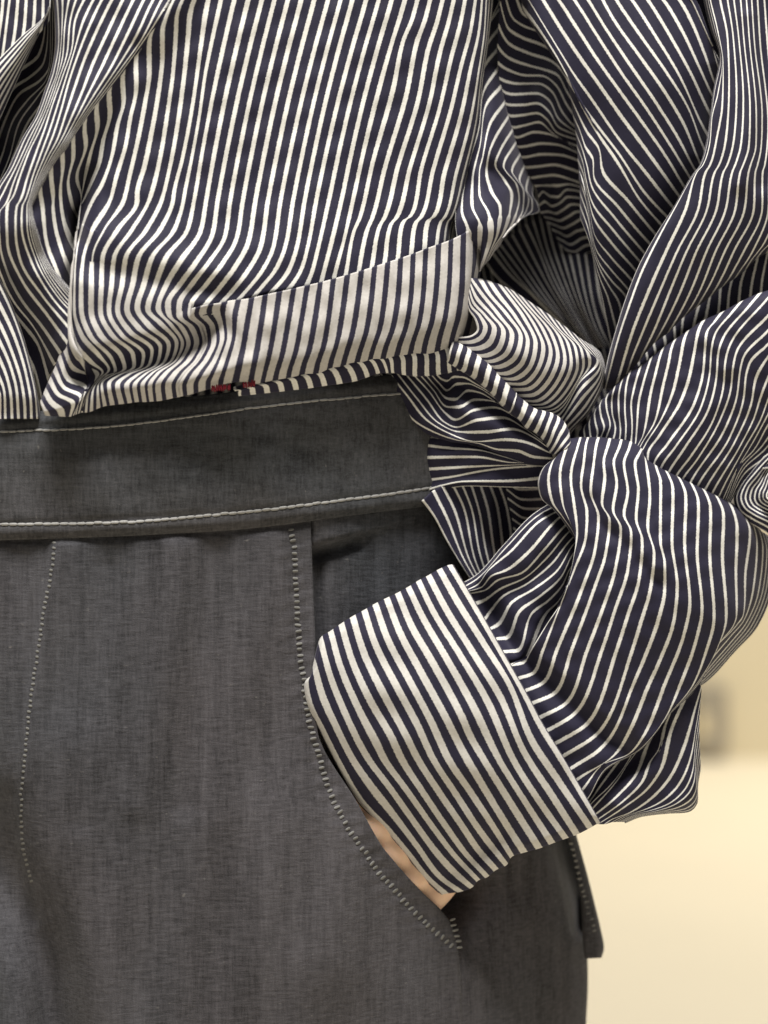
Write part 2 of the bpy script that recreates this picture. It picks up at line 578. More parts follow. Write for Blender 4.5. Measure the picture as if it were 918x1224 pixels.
def stitches(name, path, zf, length, gap, width, mat, across=False, lift=0.5, jitter=0.4, high=1.0, parent=None):
    """a row of short raised thread stitches following a seam"""
    p = np.array(path, float)
    d = np.concatenate([[0], np.cumsum(np.hypot(*np.diff(p, axis=0).T))])
    pos = np.arange(gap / 2, d[-1], length + gap)
    C = pchip(d, p, pos)
    C2 = pchip(d, p, np.minimum(pos + 1.0, d[-1]))
    T = C2 - C
    T /= (np.hypot(T[:, 0], T[:, 1])[:, None] + 1e-9)
    verts, faces = [], []
    prof = [(-1, 0.0), (-0.6, 0.8), (0, 1.0), (0.6, 0.8), (1, 0.0)]
    for (x, y), (tx, ty) in zip(C, T):
        x += random.gauss(0, jitter); y += random.gauss(0, jitter)
        nx, ny = -ty, tx
        if across:
            tx, ty, nx, ny = nx, ny, tx, ty
            a = random.gauss(0, 0.09)
            tx, ty = tx * math.cos(a) - ty * math.sin(a), tx * math.sin(a) + ty * math.cos(a)
            ll, ww = width * random.uniform(0.85, 1.12), length
        else:
            ll, ww = length, width
        b = len(verts)
        for s_, taper, hz in ((-0.5, 0.45, 0.1), (-0.3, 0.95, 0.9), (0, 1.0, 1.0), (0.3, 0.95, 0.9), (0.5, 0.45, 0.1)):
            for q_, h in prof:
                px = x + tx * ll * s_ + nx * ww * 0.5 * q_ * taper
                py = y + ty * ll * s_ + ny * ww * 0.5 * q_ * taper
                zz = float(zf(np.array([px]), np.array([py]))[0]) + lift + h * high * hz
                verts.append(tuple(P(px, py, zz)))
        for i in range(4):
            for j in range(4):
                faces.append((b + i * 5 + j, b + i * 5 + j + 1, b + (i + 1) * 5 + j + 1, b + (i + 1) * 5 + j))
    me = bpy.data.meshes.new(name)
    me.from_pydata(verts, [], faces)
    me.polygons.foreach_set('use_smooth', [True] * len(faces))
    me.materials.append(mat)
    o = bpy.data.objects.new(name, me)
    COL.objects.link(o)
    o.parent = parent or tr
    kid(o)
    return o


def z_band_xy(x, y):
    yt = np.interp(x, [p[0] for p in wb_top], [p[1] for p in wb_top])
    yb = np.interp(x, [p[0] for p in wb_bot], [p[1] for p in wb_bot])
    f = (y - yt) / (yb - yt)
    return z_band(x, y, f * 8, None)


stitches('waistband_stitching', [(-418, 540), (-60, 521), (0, 516), (80, 513), (150, 508), (220, 499), (300, 488), (380, 479), (470, 471), (540, 465)], z_band_xy, 10.5, -0.4, 3.0, THREAD, jitter=0.25, high=1.6)
stitches('waistband_stitching', [(-418, 632), (-60, 628), (0, 627), (80, 626), (150, 624), (250, 616), (330, 608), (400, 599), (470, 590), (530, 581)], z_band_xy, 10.5, -0.4, 3.6, THREAD, jitter=0.25, high=1.6)
o = stitches('pocket_stitching', st_path, z_front, 3.3, 3.9, 7.0, THREAD_DIM, across=True, jitter=0.45, high=0.8, lift=1.0)
o = stitches('bar_tack', [(541, 1097), (544, 1110), (548, 1124), (549, 1136)], lambda x, y: np.maximum(z_front(x, y), z_facing(x, y)) + 1, 3.0, 3.8, 7.5, THREAD_DIM, across=True)
o = stitches('fly_stitching', fly[:9], z_front, 3.0, 3.6, 4.2, THREAD_DIM, across=True, jitter=0.4, high=0.6)

# back pocket standing off the seat at the right
gl = []
for k, f in enumerate(np.linspace(0, 1, 7)):
    L_ = [(672, 975), (680, 1005), (690, 1045), (695, 1085), (696, 1110), (697, 1135), (699, 1146)]
    R_ = [(682, 975), (690, 1002), (702, 1045), (712, 1085), (718, 1110), (722, 1134), (719, 1145)]
    gl.append((k, [(a + (c - a) * f, b + (d - b) * f) for (a, b), (c, d) in zip(L_, R_)]))


def zbp(x, y, u=None, v=None):
    return -225 - (x - 690) * 0.55 - 0.10 * (y - 1000)


kid(panel('back_pocket', gl, lambda x, y, u, v: zbp(x, y) - 12 * np.exp(-u / 0.8) - 14 * np.exp(-(6 - u) / 0.8), DENIM, tr, step=2, thick=0.0022, relief=None))
stitches('back_pocket_stitching', [(683, 1006), (688, 1026), (693, 1048), (700, 1072), (706, 1096), (712, 1118)], lambda x, y: zbp(x, y) - 2, 3, 4.2, 6, THREAD_DIM, across=True)

# ================================================================= shirt
sh = empty('striped_shirt', (0, 0, 0.02), 'navy and white striped shirt, its hem bloused over the waistband, sleeve cuff turned back', 'shirt')


def cloth(name, guides, zf, sw=0.36, mat=None, **k):
    o = panel(name, guides, zf, mat or CLOTH, sh, sw=sw, **k)
    return kid(o)


# ---- front: main fall of the stripes
D_crest = [(212, -10), (205, 3), (185, 30), (150, 78), (97, 135), (70, 170), (52, 200), (40, 228), (37, 262)]
A = []
top_x = {-12: 219, -11: 232.5, -10: 249, -9: 264, -8: 280, -7: 296.5, -6: 313, -5: 328, -4: 344, -3: 360, -2: 375.5, -1: 392, 0: 407,
         1: 421, 2: 437.6, 3: 452.6, 4: 468, 5: 484, 6: 499, 7: 514, 8: 529}
y260 = {-9: 215.5, -8: 229, -7: 244, -6: 259, -5: 272.7, -4: 287.7, -3: 302, -2: 317, -1: 331.6, 0: 345.4, 1: 360.4}
tail = {
    -9: t2([(875, 0), (830, 140), (725, 270), (686, 400), (655, 510)]),
    -8: t2([(925, 0), (893, 140), (792, 270), (742, 400), (705, 520)]),
    -7: t4([(185, 0), (160, 140), (60, 290), (-5, 400), (-43, 515)]),
    -6: t4([(240, 0), (215, 160), (140, 290), (60, 400), (0, 490), (5, 545)]),
    -5: t4([(300, 0), (275, 170), (200, 290), (120, 395), (55, 500), (58, 555)]),
    -4: t4([(360, 0), (330, 180), (262, 300), (185, 400), (112, 505), (112, 550)]),
    -3: t4([(420, 0), (385, 200), (320, 320), (245, 420), (178, 502), (150, 550)]),
    -2: t4([(480, 0), (445, 220), (380, 340), (310, 430), (255, 492), (225, 540)]),
    -1: t4([(540, 0), (503, 230), (445, 345), (385, 420), (335, 478), (305, 530)]),
    0: t4([(600, 0), (562, 220), (515, 330), (455, 405), (415, 455), (385, 510)]),
    1: t4([(655, 0), (617, 225), (575, 340), (525, 405), (495, 438), (470, 490)]),
    2: t4([(710, 0), (670, 220), (638, 330), (595, 400), (572, 430), (550, 480)]),
    3: t4([(770, 0), (725, 200), (690, 340), (666, 402), (645, 470)]),
    4: t4([(830, 0), (785, 190), (735, 385), (718, 460)]),
    5: t4([(885, 0), (845, 180), (797, 362), (782, 440)]),
}
for u in range(-8, 6):
    x0 = top_x[u]
    tl = tail[u]
    p = [(x0 + 3.5, -14), (x0, 0)]
    xe, ye = tl[0]
    for g in (0.25, 0.5, 0.75):
        # slightly bowed, as the cloth hangs
        p.append((x0 + (xe - x0) * (g + 0.055 * math.sin(g * 3.14)), ye * g))
    A.append((u, p + tl))
A.append((-9, [(267, -14), (264, 0), (253, 50), (245, 90), (238, 140), (229, 190), (221, 230)] + tail[-9]))
A.append((-10, [(253, -14), (249, 0), (241, 50), (235, 95), (228, 140), (218, 190), (208, 230)] + t2([(825, 0), (762, 140), (660, 270), (632, 400), (605, 520)])))
A.append((-11, [(240, -14), (232, 0), (226.5, 20), (225, 40), (220, 90), (212, 150), (203, 200)] + t2([(770, 0), (696, 140), (600, 270), (582, 400), (560, 520)])))
A.append((-12, t1([(900, -50), (870, 0), (843, 80), (838, 180), (825, 350), (800, 530), (770, 720), (735, 880)]) + t2([(710, 0), (628, 140), (545, 270), (532, 400), (520, 530)])))
A.append((-13, t1([(850, -50), (800, 60), (775, 150), (775, 260), (755, 450), (725, 620), (690, 790), (655, 920)]) + t2([(655, 0), (560, 140), (490, 270), (484, 400), (480, 530)])))
A.append((-14, t1([(800, 30), (740, 120), (712, 200), (712, 350), (690, 500), (655, 680), (620, 830)]) + t2([(590, 0), (495, 140), (440, 270), (436, 400), (436, 530)])))
A.append((-15, t1([(720, 130), (660, 220), (648, 300), (650, 420), (622, 560), (600, 690), (555, 840)]) + t2([(525, 0), (440, 140), (402, 255), (392, 330)])))
A.append((-16, t1([(650, 230), (595, 310), (585, 380), (590, 480), (560, 600), (535, 740), (490, 870)]) + t2([(440, 0), (398, 105), (378, 190)])))
A.append((-17, t1([(590, 310), (535, 385), (520, 450), (525, 540), (492, 670), (475, 770), (440, 860), (395, 960)]) + t2([(385, 20), (374, 100), (368, 160)])))
A.append((-18, t1([(520, 390), (470, 460), (460, 530), (465, 600), (432, 730), (408, 830), (395, 900)]) + t2([(384, 30), (378, 90), (372, 140)])))
A.append((-19, t1([(450, 500), (410, 555), (403, 620), (410, 690), (367, 850), (390, 940)]) + t2([(384, 50), (380, 90), (374, 130)])))
A.append((-20, t1([(390, 570), (350, 640), (350, 740), (325, 870), (340, 960)]) + t2([(345, 20), (376, 90), (382, 112)])))
A.append((-21, t1([(335, 640), (298, 710), (300, 800), (288, 900)]) + t2([(290, 0), (310, 120), (365, 240), (376, 262)])))
A.append((-22, t1([(280, 720), (243, 770), (245, 860), (255, 950)]) + t2([(253, 20), (262, 110), (300, 250), (350, 370), (362, 395)])))
A.append((-23, t1([(230, 790), (190, 860), (195, 940)]) + t2([(200, 10), (222, 200), (270, 330), (335, 490), (350, 520)])))
A.append((-24, t1([(190, 850), (152, 930)]) + t2([(145, 0), (160, 150), (210, 300), (280, 450), (335, 545), (350, 570)])))
# right flank of the front, rounding off to the side seam
A += [(6, t5([(410, -50), (395, 0), (370, 90), (325, 200), (280, 420), (180, 780), (120, 1038)]) + t6([(90, 150), (55, 340), (35, 450)]))]
A += [(7, t5([(470, -50), (455, 0), (432, 90), (390, 210), (345, 440), (240, 800), (180, 1038)]) + t6([(155, 140), (118, 320), (100, 430)]))]
A += [(8, t5([(530, -50), (515, 0), (490, 100), (445, 240), (400, 470), (300, 800), (238, 1038)]) + t6([(215, 120), (180, 300), (162, 410)]))]
A += [(9, t5([(580, -50), (568, 0), (545, 100), (500, 260), (455, 480), (360, 800), (295, 1038)]) + t6([(270, 110), (240, 285), (225, 400)]))]
A += [(10, t5([(632, -50), (622, 0), (600, 110), (555, 280), (505, 500), (415, 800), (355, 1038)]) + t6([(335, 90), (302, 270), (288, 380)]))]
A += [(11, t5([(680, -50), (672, 0), (650, 140), (605, 310), (555, 520), (470, 810), (410, 1038)]) + t6([(390, 100), (365, 250), (350, 360)]))]
A += [(12, t5([(706, -50), (703, 0), (690, 140), (650, 320), (605, 540), (525, 820), (468, 1038)]) + t6([(450, 90), (428, 230), (415, 340)]))]
A += [(13, t5([(728, -50), (724, 0), (715, 150), (690, 330), (655, 540), (580, 830), (525, 1038)]) + t6([(508, 100), (488, 205), (478, 320)]))]
A += [(14, t5([(740, -50), (738, 0), (725, 170), (697, 380), (678, 560), (615, 830), (555, 1038)]) + t6([(540, 100), (525, 190), (515, 310)]))]
A += [(15.4, t5([(760, -50), (757, 0), (738, 170), (708, 390), (690, 570), (640, 830), (585, 1038)]) + t6([(570, 100), (555, 180), (545, 300)]))]

fold_line = [(205, 372), (240, 366), (268, 364), (300, 354), (345, 345), (420, 326), (480, 306), (545, 284), (575, 270)]


def z_frontbase(x, y):
    z = E(x) * 0.82 + 42
    z = z + 16 * sstep(200, 340, y)
    z = z + ridge(x, y, D_crest, 20, 26)
    z = z - ridge(x, y, [(165, 60), (140, 110), (118, 165), (104, 205), (96, 250), (91, 285)], 16, 17)
    z = z - ridge(x, y, [(104, 205), (95, 250), (91, 285)], 20, 9)
    z = z - ridge(x, y, [(60, 250), (75, 320), (84, 380)], 10, 22)
    z = z + ridge(x, y, [(105, 275), (150, 290), (210, 310), (262, 325)], 7, 20) - ridge(x, y, [(118, 325), (170, 335), (230, 345), (270, 350)], 6, 14)
    z = z + wob(x, y, 21, 34, 1.2)
    z = z - ridge(x, y, [(350, 0), (330, 120), (300, 260)], 5, 40) + ridge(x, y, [(440, 0), (415, 140), (390, 280)], 4, 40)
    return z


sil = [(93, 255), (93, 283), (88, 330), (83, 380), (80, 400), (72, 430), (60, 460), (47, 495)]
right_edge = [(592, -20), (588, 0), (582, 60), (576, 110), (570, 150), (556, 205), (548, 240), (540, 280), (536, 310)]


def z_A(x, y, u, v):
    z = z_frontbase(x, y)
    z = z - 46 * np.exp(-(15.4 - u) / 1.1)
    z = z - ridge(x, y, sil, 42, 9) * sstep(-18.2, -19.5, u)
    z = z - 6 * sstep(0.95, 0.995, v) * sstep(-4.8, -4.0, u)
    return z



# ---- lower front: swirl at the left and turned-up hem band
B = []
for u, pts in [
    (-24, t2([(190, 960), (205, 1000), (215, 1025)])),
    (-23, t2([(212, 905), (245, 960), (290, 1000), (300, 1030)])),
    (-22, t2([(235, 850), (275, 920), (350, 970), (335, 1030)])),
    (-21, t2([(258, 800), (305, 890), (385, 935), (350, 1025)])),
    (-20, t2([(280, 740), (325, 850), (410, 893), (375, 965), (362, 1020)])),
    (-19, t2([(303, 680), (345, 790), (440, 842), (405, 915), (376, 1015)])),
    (-18.5, t2([(318, 610), (328, 700), (368, 788), (455, 836), (418, 900), (382, 1012)])),
    (-18, t2([(368, 130), (350, 260), (338, 400), (328, 560), (335, 680), (395, 785), (470, 830), (430, 885), (388, 1010)])),
    (-17, t2([(375, 130), (356, 250), (346, 380), (338, 540), (358, 680), (440, 775), (490, 818), (445, 865), (398, 945), (392, 1010)])),
    (-16, t2([(395, 110), (366, 235), (356, 350), (354, 530), (385, 630), (475, 740), (520, 805), (465, 855), (418, 930), (410, 1010)])),
    (-15, t2([(440, 140), (398, 270), (386, 400), (387, 520), (430, 645), (535, 760), (550, 812), (480, 848), (442, 910), (435, 1005)])),
    (-14, t2([(495, 140), (440, 270), (436, 400), (436, 535), (480, 640), (580, 745), (595, 800), (510, 836), (468, 880), (470, 990)])),
    (-13, t2([(560, 140), (490, 270), (484, 400), (480, 530), (535, 640), (635, 735), (640, 790), (535, 832), (485, 870), (500, 980)])),
    (-12, t2([(628, 140), (545, 270), (532, 400), (520, 530), (580, 640), (685, 735), (675, 788), (570, 830), (520, 870), (535, 975)])),
    (-11, t2([(696, 140), (600, 270), (582, 400), (560, 520), (615, 620), (725, 715), (712, 780), (610, 830), (560, 875), (580, 970)])),
    (-10, t2([(762, 140), (660, 270), (632, 400), (605, 520), (660, 605), (765, 700), (750, 775), (655, 830), (605, 880), (620, 965)])),
    (-9, t2([(830, 140), (725, 270), (686, 400), (655, 510), (710, 595), (805, 690), (785, 765), (690, 828), (642, 880), (652, 960)])),
    (-8, t2([(893, 140), (792, 270), (742, 400), (705, 520), (768, 585), (843, 680), (823, 755), (722, 825), (680, 880), (690, 960)])),
    (-7, t4([(160, 140), (60, 290), (-5, 400), (-43, 515), (18, 592), (72, 680), (45, 755), (-48, 825), (-83, 880), (-76, 958)])),
    (-6, t4([(215, 160), (140, 290), (60, 400), (2, 490), (8, 545), (65, 600), (100, 680), (65, 755), (-10, 825), (-45, 880), (-38, 955)])),
    (-5, t4([(275, 170), (200, 290), (120, 395), (60, 495), (58, 550), (115, 605), (140, 675), (105, 755), (35, 825), (5, 880), (12, 945)])),
    (-4, t4([(330, 180), (262, 300), (185, 400), (116, 500), (112, 545), (165, 600), (180, 670), (145, 755), (80, 830), (55, 880), (62, 935)])),
    (-3.999, t4([(116, 512), (112, 545), (165, 600), (180, 670), (145, 755), (80, 830), (55, 880), (62, 935)])),
    (-3, t4([(178, 498), (168, 532), (215, 600), (222, 670), (190, 750), (130, 830), (108, 880), (110, 925)])),
    (-2, t4([(240, 488), (232, 520), (252, 580), (262, 650), (235, 740), (185, 830), (165, 870), (165, 908)])),
    (-1, t4([(308, 474), (292, 545), (297, 640), (270, 740), (238, 830), (226, 860), (224, 892)])),
    (0, t4([(370, 468), (350, 580), (335, 680), (308, 780), (290, 845), (284, 872)])),
    (1, t4([(435, 455), (412, 600), (390, 730), (372, 825), (364, 865)])),
    (2, t4([(500, 440), (482, 580), (455, 740), (435, 830), (425, 880)])),
    (3, t4([(570, 425), (545, 580), (515, 740), (492, 820), (480, 870)])),
    (4, t4([(635, 410), (608, 580), (580, 730), (555, 810), (545, 860)])),
    (5, t4([(700, 395), (672, 560), (642, 720), (615, 800), (605, 850)])),
    (6, t4([(760, 380), (740, 550), (712, 700), (685, 780), (672, 840)])),
    (7, t4([(825, 362), (802, 540), (777, 690), (750, 770), (738, 830)])),
    (8, t6([(95, 342), (75, 500), (50, 640), (20, 745), (5, 800)])),
    (9, t6([(160, 322), (140, 500), (118, 630), (85, 735), (70, 790)])),
    (10, t6([(222, 302), (205, 480), (185, 610), (150, 722), (135, 780)])),
    (11, t6([(285, 282), (270, 460), (248, 600), (210, 712), (195, 770)])),
    (12, t6([(345, 262), (335, 450), (312, 595), (275, 700), (260, 760)])),
    (13, t6([(405, 240), (395, 430), (372, 590), (340, 690), (325, 750)])),
    (14, t6([(465, 217), (455, 410), (435, 570), (402, 678), (390, 740)])),
    (15, t6([(527, 196), (518, 390), (497, 560), (467, 668), (455, 730)])),
    (16, t6([(583, 172), (577, 370), (558, 550), (530, 660), (520, 720)])),
    (17, t6([(645, 140), (640, 350), (622, 540), (592, 652), (580, 710)])),
    (18, t6([(695, 110), (690, 270), (668, 400), (672, 540), (655, 640), (640, 690)])),
    (18.6, t6([(715, 100), (712, 270), (688, 390), (690, 540), (680, 650), (670, 700)])),
]:
    B.append((u, pts))



def z_B(x, y, u, v):
    ov = sstep(300, 345, y) * (u < -4) + (u >= -4) * 1.0
    z = z_frontbase(x, y) - 1.2 + 2.8 * np.maximum(sstep(298, 345, y) * sstep(-4.2, -5.6, u), np.maximum(np.maximum(sstep(366, 380, y), sstep(-13.5, -15.5, u)), (u > -4) * 1.0))
    z = z - 30 * np.exp(-v / 0.07) * (u < -18.2)
    z = z + 3.5 * sstep(-4.2, -3.0, u)
    z = z + ov * ridge(x, y, [(104, 340), (100, 380), (112, 410)], 12, 22)
    # the hollow of the swirl and the roll under it
    z = z - ridge(x, y, [(100, 450), (125, 440), (160, 433), (200, 424), (235, 410), (250, 392)], 30, 17)
    z = z + ridge(x, y, [(125, 462), (170, 460), (215, 458), (260, 448), (300, 436)], 8, 12)
    z = z - 20 * np.clip((v - 0.68) / 0.32, 0, 1) ** 2.2
    z = z - 34 * np.exp(-(u + 17.9) / 0.6) * (u >= -17.9) * sstep(255, 300, y) * sstep(440, 400, y)
    z = z - 38 * sstep(15.5, 18.6, u) ** 2
    z = z + ridge(x, y, [(300, 400), (420, 385), (540, 360)], 6, 40)
    z = z - ridge(x, y, [(266, 375), (272, 400), (262, 425)], 6, 9)
    return z


def sw_AB(x, y, u, v=None):
    w_ = 0.345 + 0.015 * np.sin(u * 1.7)
    return w_ + 0.19 * sstep(285, 372, y) * sstep(-3.2, -6, u) * sstep(-20, -17, u)


def sw_B(x, y, u, v):
    w_ = np.where(u <= -4, sw_AB(x, y, np.minimum(u, -6)) + 0.05 * sstep(370, 400, y), 0.575)
    w_ = np.where(u < -17, 0.58, w_)
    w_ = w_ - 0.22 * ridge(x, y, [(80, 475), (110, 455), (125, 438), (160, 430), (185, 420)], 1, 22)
    return w_


cloth('front_panel', A, z_A, sw=sw_AB, relief=None)
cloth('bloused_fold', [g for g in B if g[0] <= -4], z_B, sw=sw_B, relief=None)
cloth('turned_hem', [g for g in B if g[0] > -4], z_B, sw=sw_B)

# ---- left part of the front: ridge between the dark gap and the crest
Mg = [
    (-1, t1([(245, -50), (252, 0), (262, 200), (245, 330), (212, 430), (172, 545), (105, 660), (40, 800), (-30, 930)]) + t2([(-60, 330), (20, 520), (100, 680), (165, 820), (205, 990)])),
    (0, t1([(265, -50), (272, 0), (280, 200), (258, 335), (225, 435), (185, 545), (120, 660), (58, 800), (-15, 930)]) + t2([(-50, 290), (30, 480), (100, 575), (180, 680), (230, 840)])),
    (1, t1([(295, -50), (298, 0), (292, 200), (270, 350), (240, 430), (200, 540), (140, 660), (80, 790), (25, 900)]) + t2([(-25, 60), (-25, 240), (15, 380), (65, 480), (155, 595), (260, 780)])),
    (2, t1([(340, -50), (328, 0), (308, 130), (300, 260), (262, 400), (215, 530), (165, 640), (110, 760), (65, 870), (30, 970)]) + t2([(-5, 60), (0, 210), (30, 330), (100, 470), (200, 600), (290, 730)])),
    (3, t1([(385, -50), (362, 0), (332, 120), (322, 240), (280, 380), (235, 510), (190, 620), (140, 720), (95, 840), (60, 940)]) + t2([(35, 20), (35, 200), (100, 370), (230, 550), (330, 690)])),
    (4, t1([(430, -50), (400, 0), (355, 110), (345, 220), (300, 360), (250, 500), (215, 610), (175, 720), (130, 850), (95, 960)]) + t2([(82, 20), (75, 150), (95, 280), (200, 450), (350, 630)])),
    (5, t1([(475, -50), (445, 0), (390, 120), (355, 240), (315, 370), (275, 500), (240, 610), (200, 720), (160, 830), (118, 960)]) + t2([(108, 20), (103, 120), (150, 290), (240, 450), (370, 600)])),
    (6, t1([(515, -50), (485, 0), (415, 150), (365, 280), (325, 400), (290, 530), (255, 640), (215, 740), (170, 850), (135, 960)]) + t2([(130, 20), (130, 120), (175, 290), (270, 450), (390, 580)])),
    (7, t1([(560, -50), (533, 0), (455, 160), (400, 290), (355, 420), (315, 540), (275, 660), (228, 750), (178, 860), (140, 960)]) + t2([(138, 20), (142, 120), (190, 290), (285, 450), (400, 570)])),
    (8, t1([(610, -50), (585, 0), (505, 170), (445, 300), (395, 430), (345, 550), (295, 660), (240, 755), (183, 865), (144, 960)]) + t2([(142, 20), (150, 120), (200, 290), (295, 440), (410, 560)])),
    (9, t1([(660, -50), (635, 0), (550, 180), (490, 310), (425, 440), (370, 550), (308, 665), (248, 760), (187, 870), (147, 965)]) + t2([(145, 20), (155, 120), (208, 290), (305, 430), (420, 550)])),
    (10, t1([(710, -50), (685, 0), (600, 180), (530, 320), (450, 450), (385, 555), (315, 670), (253, 762), (190, 872), (149, 967)]) + t2([(147, 20), (160, 120), (215, 290), (315, 430), (430, 540)])),
    (11, t1([(760, -50), (730, 0), (645, 180), (560, 320), (468, 455), (393, 560), (320, 674), (257, 765), (193, 875), (151, 968)]) + t2([(149, 20), (163, 120), (220, 290), (322, 430), (436, 540)])),
    (12, t1([(800, -50), (770, 0), (680, 180), (578, 325), (480, 458), (400, 563), (325, 677), (260, 768), (196, 877), (153, 970)]) + t2([(151, 20), (166, 120), (225, 290), (330, 430), (442, 540)])),
    (13, t1([(840, -50), (808, 0), (705, 165), (592, 325), (490, 460), (407, 566), (330, 680), (264, 771), (199, 879), (155, 972)]) + t2([(153, 20), (170, 120), (230, 290), (338, 430), (448, 540)])),
    (14, t1([(870, -50), (840, 0), (725, 165), (604, 328), (500, 463), (414, 570), (336, 684), (268, 774), (203, 882), (158, 974)]) + t2([(156, 20), (175, 120), (237, 290), (346, 430), (455, 540)])),
]
gap_edge = [(66, 0), (66, 60), (58, 105), (46, 137), (28, 172), (12, 205), (-6, 240)]


def z_M(x, y, u, v):
    z = z_frontbase(x, y) + 3
    z = z - 40 * np.exp(-(u + 1) / 0.9)
    z = z + ridge(x, y, [(110, 30), (85, 90), (60, 150), (30, 220), (20, 280)], 7, 14)
    z = z - 4 * sstep(12.5, 14, u)
    z = z - ridge(x, y, [(-20, 310), (10, 350), (35, 390), (55, 440), (60, 480)], 70, 22)
    return z


cloth('button_front', Mg, z_M, sw=0.30)

# ---- cloth down in the dark gap at the left
Lg = [
    (-1, t1([(180, -40), (170, 60), (60, 150), (-30, 280)])),
    (0, t1([(205, -40), (195, 100), (120, 220), (30, 300), (-30, 400)])),
    (1, t1([(218, -40), (215, 120), (185, 262), (110, 325), (40, 370), (-20, 440)])),
    (2, t1([(228, -40), (228, 150), (207, 300), (140, 370), (75, 412), (10, 500), (-20, 560)])),
    (3, t1([(238, -40), (240, 200), (233, 322), (195, 380), (90, 450), (30, 560), (-15, 680)])),
    (4, t1([(250, -40), (246, 280), (220, 380), (130, 480), (60, 580), (10, 740), (-20, 820)])),
    (5, t1([(270, -40), (262, 250), (240, 370), (180, 460), (90, 590), (45, 750), (-10, 880)])),
    (6, t1([(297, -40), (285, 200), (265, 350), (225, 450), (130, 590), (85, 690), (20, 850), (-20, 930)])),
    (7, t1([(330, -40), (315, 200), (300, 350), (255, 460), (180, 590), (120, 720), (50, 880), (0, 970)])),
]
cloth('gap_fold', Lg, lambda x, y, u, v: -78 + 0.5 * (x - 30) - ridge(x, y, [(58, 0), (45, 60), (20, 110), (0, 150)], 40, 22), sw=0.26)

# ---- far left: the other front, with its folded edge
Ag = [
    (0, t1([(-40, -40), (-60, 150), (-90, 400)])),
    (1, t1([(18, -40), (10, 60), (-25, 300), (-40, 420)])),
    (2, t1([(50, -40), (45, 0), (30, 120), (10, 270), (-20, 400)])),
    (3, t1([(88, -40), (85, 0), (75, 120), (60, 220), (35, 340)])),
    (4, t1([(127, -40), (125, 0), (115, 135), (95, 240)])),
    (5, t1([(168, -40), (167, 0), (162, 100), (145, 200)])),
    (6, t1([(208, -40), (206, 0), (205, 70), (195, 150)])),
    (7, t1([(245, -40), (243, 0), (240, 50), (235, 100)])),
]
cloth('opposite_front', Ag, lambda x, y, u, v: 28 - 0.04 * (x - 20) ** 2 / 10 + 0 * y, sw=0.34)
Eg = [
    (0, t1([(232, 30), (215, 70), (110, 165), (0, 275), (-40, 315)])),
    (1, t1([(235, 32), (214, 78), (120, 175), (0, 305), (-40, 350)])),
    (2, t1([(237, 34), (213, 84), (125, 190), (0, 342), (-40, 395)])),
    (3, t1([(238, 36), (212, 90), (130, 205), (0, 380), (-40, 440)])),
    (4, t1([(239, 38), (211, 96), (132, 220), (0, 420), (-40, 490)])),
    (5, t1([(240, 40), (210, 102), (134, 232), (0, 465), (-40, 545)])),
    (6, t1([(241, 42), (209, 110), (136, 246), (0, 515), (-40, 600)])),
    (7, t1([(242, 44), (208, 120), (138, 262), (0, 570), (-40, 660)])),
]
cloth('folded_edge', Eg, lambda x, y, u, v: 33 - 30 * (u / 7) ** 3 + 6 * np.sin(u / 7 * 3.1), sw=0.42)
Cg = [
    (0, t2([(-40, 300), (0, 370), (60, 500), (120, 670), (165, 850), (190, 1000), (195, 1040)])),
    (1, t2([(-40, 340), (0, 408), (80, 590), (135, 770), (172, 950), (178, 1040)])),
    (2, t2([(-40, 430), (0, 500), (70, 650), (125, 830), (148, 970), (150, 1040)])),
    (3, t2([(-40, 520), (0, 590), (60, 730), (105, 880), (118, 980), (120, 1040)])),
    (4, t2([(-40, 605), (0, 675), (50, 790), (80, 910), (88, 1040)])),
    (5, t2([(-40, 690), (0, 760), (35, 850), (52, 930), (58, 1040)])),
    (6, t2([(-40, 780), (0, 850), (20, 910), (25, 1040)])),
    (7, t2([(-40, 860), (0, 930), (0, 1040)])),
    (8, t2([(-60, 900), (-35, 960), (-30, 1040)])),
]
cloth('opposite_hem', Cg, lambda x, y, u, v: 26 + 8 * np.sin(np.clip(u / 8, 0, 1) * 2.2) - 26 * np.exp(-u / 0.35) - 10 * sstep(470, 500, y), sw=0.42)

